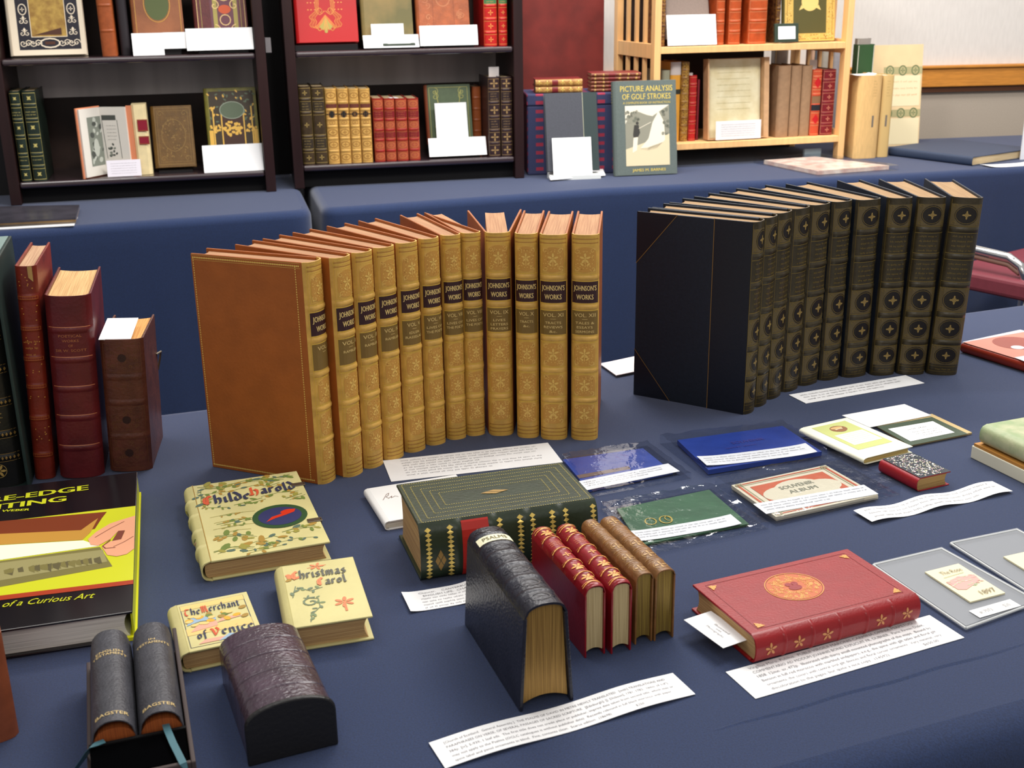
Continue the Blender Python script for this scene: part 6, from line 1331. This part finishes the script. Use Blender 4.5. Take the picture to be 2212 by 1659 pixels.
for k in range(150):
    a_ = rnd.uniform(0, 6.283); q_ = rnd.uniform(.38, .9); d.scroll(cx + r_ * q_ * math.cos(a_), cy + r_ * 1.08 * q_ * math.sin(a_), .0017, .0005, rnd.uniform(0, 6), 1, rnd.choice((0, 0, 3)), 2, 1, 6)
d.disc(cx - .002, cy, .004, .006, 4, 3, 14); d.disc(cx + .004, cy + .003, .003, .003, 4, 3, 10); d.disc(cx + .004, cy - .003, .003, .003, 4, 3, 10)
for sx, sz in ((.10, .06), (.90, .06), (.10, .94), (.90, .94)):
    X_, Z_ = w * sx, h * sz; dx = .0035 if sx < .5 else -.0035; dz = .0035 if sz < .5 else -.0035
    d.poly([(X_, Z_), (X_ + dx * 2.2, Z_ + dz * .3), (X_ + dx * 1.3, Z_ + dz * 1.3), (X_ + dx * .3, Z_ + dz * 2.2)], 0, 2); d.flower(X_ + dx * .8, Z_ + dz * .8, .003, 3, 3, 5)
VB.front_deco(d, [F('medallion_gold', (215, 145, 65), .35), F('dark_fillet', (130, 18, 22), .35), F('medallion_ground', (190, 95, 45), .4), F('medallion_light', (225, 170, 90), .35), MATS['cardinal_morocco']], 'gilt_medallion')
d = Deco(); t = TR
for q in (.085, .25, .42, .58, .75, .915):
    if q in (.42,): continue
    d.flower(0, h * q, t * .22, 0, 2, 5)
VB.spine_deco(d, [F('spine_gilt_flower', (205, 140, 85), .4)])
cc = [A(1562, 1402, .013), A(1622, 1381, .013), A(1495, 1335, .013)]
e = (cc[1] - cc[0]); eu = (cc[2] - cc[0]); o, fm = slip('price_card', cc[0], math.atan2(e.y, e.x), e.length, abs(e.normalized().x * eu.y - e.normalized().y * eu.x), 'white card sticking out from the left end of the red medallion book', 'card', z=.0135 - .0)
w_, d_ = dims(o); d = Deco()
def vtext(s_, x, y0, L, hh):
    e_ = Deco(); e_.text(s_, 0, 0, hh, L, 0, 2, 'c')
    for pts, m_, lay in e_.p: d.poly([(x + py_, y0 - px_) for px_, py_ in pts], 0, 1)
vtext('Illustrated', w_ * .62, d_ * .45, d_ * .36, .0024); vtext('with', w_ * .5, d_ * .45, d_ * .13, .0024); vtext('Photographs', w_ * .37, d_ * .45, d_ * .42, .0024)
d.build('printed_text', [INK], fm, o, step=.0001)

# ------------------------------------------------------------------ bagged booklets
def zz(S, ox, oy, pts): return [(x / S + ox, y / S + oy) for x, y in pts]
S2 = 2.9105
def q2(pts): return zz(S2, 1200, 900, pts)
def cover_deco(o, pts, h0, th, d, mats, name='cover_print'):
    """decoration on a slab: unit square coordinates over its four corners"""
    P = [A(x, y, h0) for x, y in pts]; c = sum(P, Vector()) / 4
    def fm(u, v, e):
        p = (P[0] * (1 - u) + P[1] * u) * (1 - v) + (P[3] * (1 - u) + P[2] * u) * v; return (p.x - c.x, p.y - c.y, th + e + .0002)
    return d.build(name, mats, fm, o, step=.00015)
SW = .0008
# left blue
pb1 = zz(6.144, 1200, 920, [(440, 880), (1560, 640), (1160, 320), (100, 470)])
o = quadslab('booklet', pb1, .0008, .0022, M('cobalt_booklet', (52, 74, 155), .45, var=.1, vscale=30), 'cobalt blue booklet in a clear bag beside the dark green volume', 'booklet')
d = Deco(); d.rect(.0, .36, .62, .46, 0, 1); d.rect(0, .02, 1, .16, 0, 1); cover_deco(o, pb1, .0008, .0022, d, [F('brown_band', (110, 90, 85), .5)])
quadslab('plastic_sleeve', zz(6.144, 1200, 920, [(500, 940), (1800, 700), (1215, 260), (90, 430)]), .0003, .0052, PL, 'clear bag over the cobalt booklet nearest the dark green volume', 'sleeve', 'clear bags around booklets', sub=18, rough=.0012, seed=1)
mkslip([tuple(zz(6.144, 1200, 920, [(420, 855)])[0]), tuple(zz(6.144, 1200, 920, [(1650, 605)])[0]), tuple(zz(6.144, 1200, 920, [(300, 740)])[0])], [None, None, .7], 'white printed strip across the cobalt booklet next to the dark green volume', h=.0034, x0=.04, x1=.9, y0=.35, y1=.75, name='printed_strip')
# right blue
pb2 = q2([(960, 365), (1672, 248), (1425, 85), (765, 175)])
o = quadslab('booklet', pb2, .001, .0055, M('royal_blue_booklet', (36, 62, 145), .4, var=.08, vscale=30), 'royal blue booklet in a clear bag in front of the dark fanned set', 'booklet')
d = Deco(); d.text('SOUVENIR', .55, .66, .08, .3, 0, 2); d.printed(.3, .6, .52, .04, sr, 0, 2); cover_deco(o, pb2, .001, .0055, d, [F('faint_violet', (75, 70, 150), .4)])
quadslab('plastic_sleeve', q2([(940, 388), (1705, 262), (1425, 78), (655, 170)]), .0003, .0100, PL, 'clear crinkled bag around the royal blue booklet', 'sleeve', 'clear bags around booklets', sub=18, rough=.0016, seed=2)
mkslip([q2([(950, 318)])[0], q2([(1645, 232)])[0], q2([(895, 260)])[0]], [None, None, .8], 'white printed strip across the royal blue booklet', h=.0069, x0=.04, x1=.95, y0=.3, y1=.75, curl=.002, name='printed_strip')
# green
pg_ = q2([(530, 820), (1215, 685), (965, 470), (385, 590)])
o = quadslab('booklet', pg_, .0008, .002, M('leaf_green_booklet', (52, 95, 62), .5, var=.12, vscale=30), 'leaf green booklet with two gold circles in a clear bag beside the brown pair', 'booklet')
d = Deco(); d.ring(.22, .5, .05, .085, .012, 0, 2, 22); d.ring(.36, .47, .055, .095, .014, 0, 2, 22); d.ring(.39, .49, .03, .06, .008, 0, 2, 16); cover_deco(o, pg_, .0008, .002, d, [F('mustard_gilt', (190, 165, 70), .4)])
quadslab('plastic_sleeve', q2([(600, 865), (1340, 705), (975, 452), (285, 580)]), .0003, .0058, PL, 'clear bag around the leaf green booklet', 'sleeve', 'clear bags around booklets', sub=18, rough=.0016, seed=3)
mkslip([q2([(520, 792)])[0], q2([(1170, 682)])[0], q2([(445, 732)])[0]], [None, None, .5], 'white printed strip across the leaf green booklet', h=.0032, x0=.04, x1=.92, y0=.3, y1=.75, curl=.0015, name='printed_strip')
# souvenir album
pa_ = q2([(1385, 648), (2025, 508), (1695, 320), (1105, 447)])
alb = M('cream_album', (222, 212, 185), .5)
o0 = quadslab('booklet', [(x + 1, y + 3) for x, y in pa_], .0006, .0032, alb, 'lower pale album under the souvenir album in the clear bag', 'booklet')
o = quadslab('booklet', pa_, .0042, .003, alb, 'cream and orange souvenir album in a clear bag right of the green booklet', 'booklet')
d = Deco(); d.frame(.04, .05, .96, .95, .022, 0, 1); d.frame(.07, .09, .93, .91, .010, 1, 1); d.rect(.12, .16, .88, .84, 0, 1)
d.disc(.32, .5, .2, .2, 2, 2, 20); d.disc(.5, .56, .24, .24, 2, 2, 20); d.disc(.7, .5, .18, .18, 2, 2, 20); d.rect(.2, .3, .8, .5, 2, 2)
d.text('SOUVENIR', .5, .64, .09, .34, 3, 3, bold=.002); d.text('ALBUM', .5, .5, .09, .28, 3, 3, bold=.002)
for sx in (.05, .95):
    for sy in (.06, .94): d.ring(sx, sy, .03, .04, .01, 1, 3, 12); d.flower(sx, sy, .03, 1, 3)
for k in range(2): d.printed(.1, .7, .2 - .1 * k, .04, sr, 0, 3)
cover_deco(o, pa_, .0042, .003, d, [F('brick_orange', (200, 95, 60), .5), F('sage_line', (165, 160, 120), .5), alb, F('grey_lettering', (130, 130, 110), .5)])
quadslab('plastic_sleeve', q2([(1385, 692), (2168, 490), (1780, 272), (1002, 430)]), .0002, .0096, PL, 'clear bag around the souvenir album', 'sleeve', 'clear bags around booklets', sub=18, rough=.0012, seed=4)
mkslip([q2([(1325, 613)])[0], q2([(2030, 487)])[0], q2([(1250, 550)])[0]], [None, None, .6], 'white printed strip across the souvenir album', h=.0076, x0=.04, x1=.97, y0=.3, y1=.75, name='printed_strip')

# ------------------------------------------------------------------ portrait booklet with open cover
S6 = 5.672
def q6(pts): return zz(S6, 1720, 860, pts)
tc_ = M('ivory_jacket', (238, 238, 215), .4)
fo = empty('folder', Matrix.Translation(A(*q6([(1420, 590)])[0])), 'open white folder with a dark green panel and white label under the portrait booklet', 'folder')
o = quadslab('board', q6([(1385, 596), (2152, 442), (1660, 213), (975, 352)]), .0006, .0022, M('tan_edge_board', (195, 170, 120), .6), None, None); m0 = o.matrix_world.copy(); o.parent = fo; o.matrix_parent_inverse = fo.matrix_world.inverted()
gp_ = q6([(1400, 582), (2105, 440), (1660, 232), (990, 352)]); o = quadslab('green_panel', gp_, .0030, .0003, F('dark_sage_panel', (66, 80, 62), .5), None, None); o.parent = fo; o.matrix_parent_inverse = fo.matrix_world.inverted()
lp_ = q6([(1400, 530), (1940, 422), (1672, 285), (1125, 380)]); o = quadslab('label', lp_, .0034, .0003, CARD, None, None); o.parent = fo; o.matrix_parent_inverse = fo.matrix_world.inverted()
d = Deco(); d.printed(.3, .8, .72, .09, sr, 0, 1); d.printed(.3, .95, .5, .07, sr, 0, 1); d.printed(.3, .9, .35, .07, sr, 0, 1); d.printed(.4, .85, .2, .07, sr, 0, 1); cover_deco(o, lp_, .0034, .0003, d, [F('light_ink', (165, 163, 160), .7)], 'printed_text')
o = quadslab('white_leaf', q6([(900, 362), (1655, 215), (1325, 78), (560, 215)]), .0034, .0006, M('bright_leaf', (244, 244, 242), .5), None, None); o.data.update(); o.parent = fo; o.matrix_parent_inverse = fo.matrix_world.inverted()
PT = .012; cb4 = [A(*p, PT) for p in q6([(852, 735), (1420, 552), (600, 215), (60, 365)])]; up = (cb4[3] - cb4[0]); 
PB = Book('booklet', lying(cb4[0], math.atan2(up.y, up.x), PT - .004, .0042), PT - .004, .069, up.length, tc_, pages('yellowed_pages', (225, 205, 130), (185, 155, 90)), bulge=.003, bt=.001, sq=.002, label='ivory jacketed booklet with a small bearded portrait on its cover', cat='booklet')
w, h = PB.w, PB.h; d = Deco(); d.rect(w * .13, h * .2, w * .86, h * .93, 0, 1)
d.disc(w * .5, h * .77, w * .16, h * .085, 1, 2, 16); d.disc(w * .5, h * .775, w * .08, h * .05, 2, 3, 12); d.disc(w * .5, h * .72, w * .1, h * .04, 1, 3, 12); d.disc(w * .49, h * .8, w * .12, h * .03, 3, 3, 12)
d.rect(w * .22, h * .32, w * .82, h * .63, 4, 2)
for k in range(6): d.printed(w * .27, w * .78, h * (.59 - .045 * k), h * .014, sr, 5, 3)
PB.front_deco(d, [F('lime_wash', (190, 196, 122), .5), F('portrait_brown', (140, 95, 60), .5), F('portrait_face', (225, 205, 170), .5), F('portrait_hat', (205, 170, 110), .5), tc_, F('pale_print', (195, 195, 175), .6)], 'cover_print')
# little marbled book
MT = .0155; c4 = [A(*p, MT) for p in q6([(1530, 970), (1890, 905), (1440, 665), (1065, 735)])]; up = c4[3] - c4[0]
MBk = Book('book', lying(A(*q6([(1500, 985)])[0], MT), math.atan2(up.y, up.x), MT), MT, .043, up.length, M('crimson_leather', (150, 26, 36), .4, bump=.2), pages('tan_edges', (190, 155, 95), (150, 115, 65)), bulge=.002, bt=.0012, sq=.001, label='small red-spined book with black and white marbled boards')
w, h = MBk.w, MBk.h; d = Deco(); d.rect(w * .05, 0, w, h, 0, 1); rnd = random.Random(5)
for k in range(420): d.disc(w * rnd.uniform(.1, .97), h * rnd.uniform(.03, .97), rnd.uniform(.0005, .0014), rnd.uniform(.0003, .0008), rnd.choice((1, 1, 2, 3)), 2, 6, rnd.uniform(0, 3))
MBk.front_deco(d, [F('marble_dark', (62, 66, 72), .3), F('marble_white', (235, 235, 230), .3), F('marble_cream', (215, 210, 170), .3), F('marble_pink', (200, 170, 175), .3)], 'marbled_paper')

# ------------------------------------------------------------------ right-hand items
S7 = 6.635
def q7(pts): return zz(S7, 1880, 1130, pts)
for k, (pts, cpts, lab) in enumerate((([(1370, 1505), (2400, 1130), (1020, 368), (40, 600)], [(1430, 1150), (1930, 1020), (1260, 600), (780, 720)], 'rigid frosted sleeve holding a picture card, beside the red medallion book'),
        ([(2330, 1030), (3330, 760), (2100, 95), (1150, 290)], [(2560, 900), (3060, 780), (2400, 390), (1905, 500)], 'rigid frosted sleeve cut by the right edge, partly showing a small cream card'))):
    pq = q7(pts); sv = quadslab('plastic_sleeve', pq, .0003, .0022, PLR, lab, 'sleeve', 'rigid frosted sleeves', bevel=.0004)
    # thickened welded rim
    P = [A(x, y, .0026) for x, y in pq]; c = sum([A(x, y, .0003) for x, y in pq], Vector()) / 4
    mb = MB()
    for i in range(4):
        a_, b_ = P[i] - c, P[(i + 1) % 4] - c; mb.tube([(a_.x, a_.y, .0022), (b_.x, b_.y, .0022)], .0012, 8)
    mb.build('sleeve_rim', M('frosted_rim', (205, 208, 208), .35, alpha=.8), sv)
    cp = q7(cpts); o = quadslab('picture_card', cp, .0027, .0015, M('cream_card', (228, 220, 185), .55), ['small cream picture card lettered The Rose 1897 lying on the frosted sleeve', 'small cream picture card cut off by the right edge on the second frosted sleeve'][k], 'card')
    d = Deco(); rr = random.Random(3 + k)
    d.poly([(.12, .35), (.3, .3), (.9, .45), (.95, .62), (.5, .66), (.1, .6)], 0, 1)
    for j in range(26): d.disc(rr.uniform(.12, .9), rr.uniform(.3, .68), .05, .012, rr.choice((0, 1, 2)), 2, 8, rr.uniform(-.3, .3))
    if k == 0: d.text('The Rose', .55, .84, .1, .6, 3, 3); d.text('1897', .68, .14, .12, .42, 3, 3); d.line([(.2, .72), (.8, .74)], .012, 2, 2)
    cover_deco(o, cp, .0027, .0015, d, [F('blush_print', (225, 165, 155), .55), F('pale_rose', (232, 190, 178), .55), F('sage_print', (185, 195, 160), .55), F('sepia_ink', (135, 120, 90), .6)])
o = mkslip([q7([(1570, 1360)])[0], q7([(2160, 1188)])[0], q7([(1440, 1255)])[0]], None, 'small white price strip at the foot of the frosted sleeve', h=.0030, name='price_strip')
w_, d_ = dims(o); d = Deco(); d.text('#17073', w_ * .12, d_ * .5, d_ * .36, w_ * .3, 0, 1, 'l'); d.text('$20', w_ * .7, d_ * .5, d_ * .36, w_ * .15, 0, 1, 'l'); d.build('printed_text', [F('light_ink', (165, 163, 160), .7)], lambda x, y, e: (x, y, .0006 + e), o)
# pale green book on a white box, right edge
P0_ = A(2096, 989); ra = R(-69); Xd = V3(math.cos(ra), math.sin(ra)); Yd = V3(-math.sin(ra), math.cos(ra))
bx = cbox('book_box', (0, 0, 0), (.16, .10, .0145), M('ivory_box', (225, 222, 200), .55), mtx=mat4(Xd, Yd, V3(0, 0, 1), (P0_.x, P0_.y, TZ + .0003)), bevel=.0008); tag(bx, 'flat ivory box under the pale green book at the right edge', 'box')
obd = cbox('board', (.002, .001, 0), (.158, .099, .003), M('ochre_board', (185, 130, 60), .55), mtx=mat4(Xd, Yd, V3(0, 0, 1), (P0_.x, P0_.y, TZ + .0150))); tag(obd, 'ochre board between the ivory box and the pale green book', 'board')
gh_ = .0225; Pg = P0_ + Xd * .150 + Yd * .008
gk = Book('book', lying(Pg, ra + math.pi, gh_, .0182), gh_, .085, .144, M('pale_green_silk', (145, 162, 120), .5, rgb2=(185, 185, 150), vscale=45, bump=.2), PG, bulge=.005, label='pale green mottled book lying on the ivory box at the right')
# red picture book, right edge
S8 = 2.8604
Pr = A(2085, 762 - 2); rT = .0155; c0, c1 = A(2079, 739, rT), A(2212, 780, rT); dd = (c1 - c0).normalized(); dang = math.atan2(dd.y, dd.x)
RB = Book('book', lying(c0 + dd * .16, dang + math.pi, rT), rT, .12, .16, M('brick_red_jacket', (150, 52, 35), .3), PGW, bulge=.003, bt=.0015, label='brick red picture book with a pale edge, right of the dark set')
w, h = RB.w, RB.h; d = Deco(); uvr = lambda x, y: RB.uv(2040 + x / S8, 500 + y / S8)
d.rect(0, 0, w, h, 0, 1); d.poly([(0, h), (w, h), (w, h * .93), (0, h * .985)], 1, 2); a_ = uvr(440, 690); d.disc(a_[0], a_[1], .032, .030, 2, 2, 30); b_ = uvr(452, 718); d.disc(b_[0], b_[1], .0095, .0085, 1, 3, 20); d.poly([uvr(430, 780), uvr(560, 760), uvr(560, 830)], 1, 3)
RB.front_deco(d, [F('coral_cover', (205, 130, 112), .3), F('pearl_grey', (205, 205, 212), .3), F('brick_medallion', (150, 70, 58), .3)], 'cover_print')
# pinkish leaflet between the sets
Z9 = 11.85
lf_ = quadslab('leaflet', [(1296 + 0, 806), (1331, 812), (1420, 797), (1420, 756)] if 0 else [(1331, 812), (1375, 803), (1375, 770), (1296, 787)], .003, .001, M('blush_leaflet', (235, 222, 220), .6), 'blush white leaflet lying on the cloth between the two fanned sets', 'leaflet')
